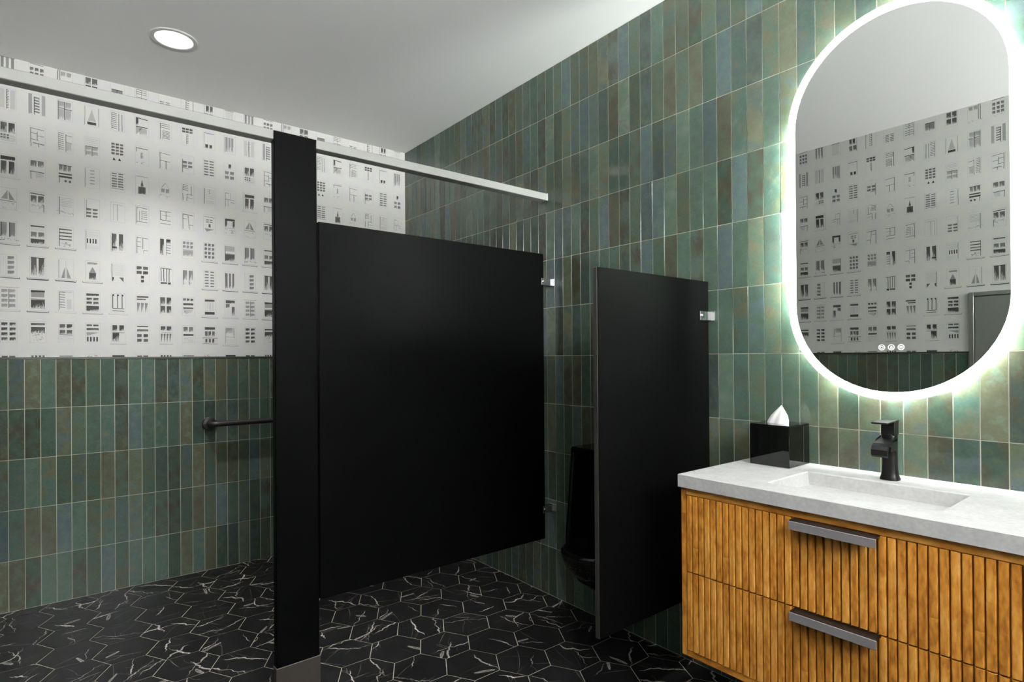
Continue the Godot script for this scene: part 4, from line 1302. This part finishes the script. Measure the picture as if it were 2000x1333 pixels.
func build_mirror() -> void:
	var c := Vector3(-0.0015, 1.749, 3.205)
	var w := 0.630
	var h := 1.242
	var band := 0.026
	var o := thing("lit_mirror", "tall pill-shaped mirror with a glowing white rim above the vanity", "mirror", c)
	# local: p.x along z, p.y up, depth towards the room
	var map := func(p: Vector2, d: float) -> Vector3: return Vector3(-d, p.y, p.x)
	var full := capsule2(w, h)
	part("chassis", prism(capsule2(w - 0.10, h - 0.10), map, 0.0, 0.0275), M.chassis, o)
	part("light_band", ring_prism(full, capsule2(w - 2 * band, h - 2 * band), map, 0.028, 0.034), M.band_glow, o)
	part("glass", prism(capsule2(w - 2 * band - 0.0006, h - 2 * band - 0.0006), map, 0.028, 0.0338), M.mirror, o)
	part("light_strip", ring_prism(capsule2(w - 0.076, h - 0.076), capsule2(w - 0.0995, h - 0.0995), map, 0.012, 0.0265), M.strip_glow, o)
	for k in 3:
		var z := (3.180 + 0.0265 * k) - c.z
		var y := 1.2945 - c.y
		var btn := part("touch_button", ring_prism(disc(0.0092), disc(0.0072), map, 0.0339, 0.0343), M.icon, o, Vector3(0, y, z))
		var glyph := begin()
		if k == 0:
			glyph.append_from(ring_prism(disc(0.0042), disc(0.0030), map, 0.0339, 0.0343), 0, Transform3D.IDENTITY)
		elif k == 1:
			glyph.append_from(prism(disc(0.0022), map, 0.0339, 0.0343), 0, Transform3D(Basis.IDENTITY, Vector3(0, 0.002, 0)))
			glyph.append_from(prism(PackedVector2Array([Vector2(-0.004, -0.004), Vector2(0.004, -0.004), Vector2(0.0025, -0.0005), Vector2(-0.0025, -0.0005)]), map, 0.0339, 0.0343), 0, Transform3D.IDENTITY)
		else:
			for j in 3: glyph.append_from(prism(PackedVector2Array([Vector2(-0.0006, -0.0036), Vector2(0.0006, -0.0036), Vector2(0.0006, 0.0036), Vector2(-0.0006, 0.0036)]), map, 0.0339, 0.0343), 0, Transform3D(Basis.IDENTITY, Vector3(0, 0, (j - 1) * 0.003)))
		part("glyph", glyph.commit(), M.icon, btn)
	# the light of the rim: strips that follow it, forwards from its face and backwards onto the wall
	var path := capsule2(w - band, h - band, 6)
	var back := capsule2(w - 0.072, h - 0.072, 6)
	for k in path.size():
		var k2 := (k + 1) % path.size()
		for side in 2:
			var a: Vector2 = path[k] if side == 0 else back[k]
			var b: Vector2 = path[k2] if side == 0 else back[k2]
			var len := a.distance_to(b)
			if len < 0.001: continue
			var l := AreaLight3D.new()
			l.name = "rim_light"
			l.area_size = Vector2(len, 0.022 if side == 0 else 0.014)
			l.area_normalize_energy = true
			l.light_color = Color(0.96, 1.0, 0.98)
			l.light_energy = len * ([0.022, 1.3][side])
			l.shadow_enabled = true
			var mid := (a + b) / 2.0
			var dir := (b - a) / len
			var along := Vector3(0, dir.y, dir.x)
			var out := Vector3(0, dir.x, -dir.y) * (1.0 if (mid.y * dir.x - mid.x * dir.y) > 0 else -1.0)
			var front := Vector3(-1, 0, 0) if side == 0 else (Vector3(0.6, 0, 0) + out).normalized()
			var z_axis := -front
			var y_axis := z_axis.cross(along)
			l.transform = Transform3D(Basis(along, y_axis, z_axis), Vector3(-0.036 if side == 0 else -0.0150, mid.y, mid.x))
			o.add_child(l, true)

func disc(r: float) -> PackedVector2Array:
	var out := PackedVector2Array()
	for k in 20: out.append(Vector2(cos(TAU * k / 20.0), sin(TAU * k / 20.0)) * r)
	return out

# ------------------------------------------------------------------ seen only in the mirror, or behind the viewer
func build_dispenser() -> void:
	var z1 := 3.285
	var z0 := 2.860
	var o := thing("towel_dispenser", "grey steel recessed towel dispenser reflected at the mirror's lower right", "dispenser", Vector3(ROOM_X, 0.32, (z0 + z1) / 2))
	var st := begin()
	var f := 0.026
	var x := ROOM_X
	for r in [[Vector3(x - 0.002, 0.32, z0), Vector3(x + 0.022, 1.655, z0 + f)], [Vector3(x - 0.002, 0.32, z1 - f), Vector3(x + 0.022, 1.655, z1)],
			[Vector3(x - 0.002, 1.655 - f, z0 + f), Vector3(x + 0.022, 1.655, z1 - f)], [Vector3(x - 0.002, 0.32, z0 + f), Vector3(x + 0.022, 0.32 + f, z1 - f)]]:
		add_box(st, r[0], r[1], 0.003)
	part("frame", st.commit(), M.dispenser, o)
	part("door", box(Vector3(x - 0.002, 0.90, z0 + f + 0.002), Vector3(x + 0.014, 1.655 - f - 0.002, z1 - f - 0.002), 0.002), M.dispenser, o)
	part("waste_bin", box(Vector3(x - 0.002, 0.32 + f + 0.002, z0 + f + 0.002), Vector3(x + 0.02, 0.80, z1 - f - 0.002), 0.002), M.dispenser, o)
	part("recess", box(Vector3(x - 0.002, 0.802, z0 + f + 0.002), Vector3(x + 0.003, 0.898, z1 - f - 0.002)), M.black_metal, o)
	for c in o.get_children(): c.position -= o.position

func build_door() -> void:
	var z := ROOM_Z
	var d := structure("door_1", box(Vector3(-1.83, 0.008, z - 0.03), Vector3(-0.92, 2.13, z - 0.002), 0.002), M.door_paint)
	var st := begin()
	add_box(st, Vector3(-1.885, 0.0, z - 0.04), Vector3(-1.832, 2.19, z - 0.002), 0.002)
	add_box(st, Vector3(-0.918, 0.0, z - 0.04), Vector3(-0.865, 2.19, z - 0.002), 0.002)
	add_box(st, Vector3(-1.832, 2.132, z - 0.04), Vector3(-0.918, 2.19, z - 0.002), 0.002)
	part("door_frame", st.commit(), M.door_paint, d)
	part("door_handle", tube(PackedVector3Array([Vector3(-1.0, 1.0, z - 0.03), Vector3(-1.0, 1.0, z - 0.075), Vector3(-1.02, 1.0, z - 0.082), Vector3(-1.12, 1.0, z - 0.082)]), 0.009, 12), M.chrome, d)

func _ready() -> void:
	rng.seed = 20
	setup_camera()
	make_materials()
	make_tile_meshes()
	build_room()
	build_lamps()
	build_sconce()
	build_partition()
	build_vanity()
	build_counter()
	build_mirror()
	build_screen()
	build_urinal()
	build_faucet()
	build_tissue_box()
	build_grab_bar()
	build_dispenser()
	build_door()
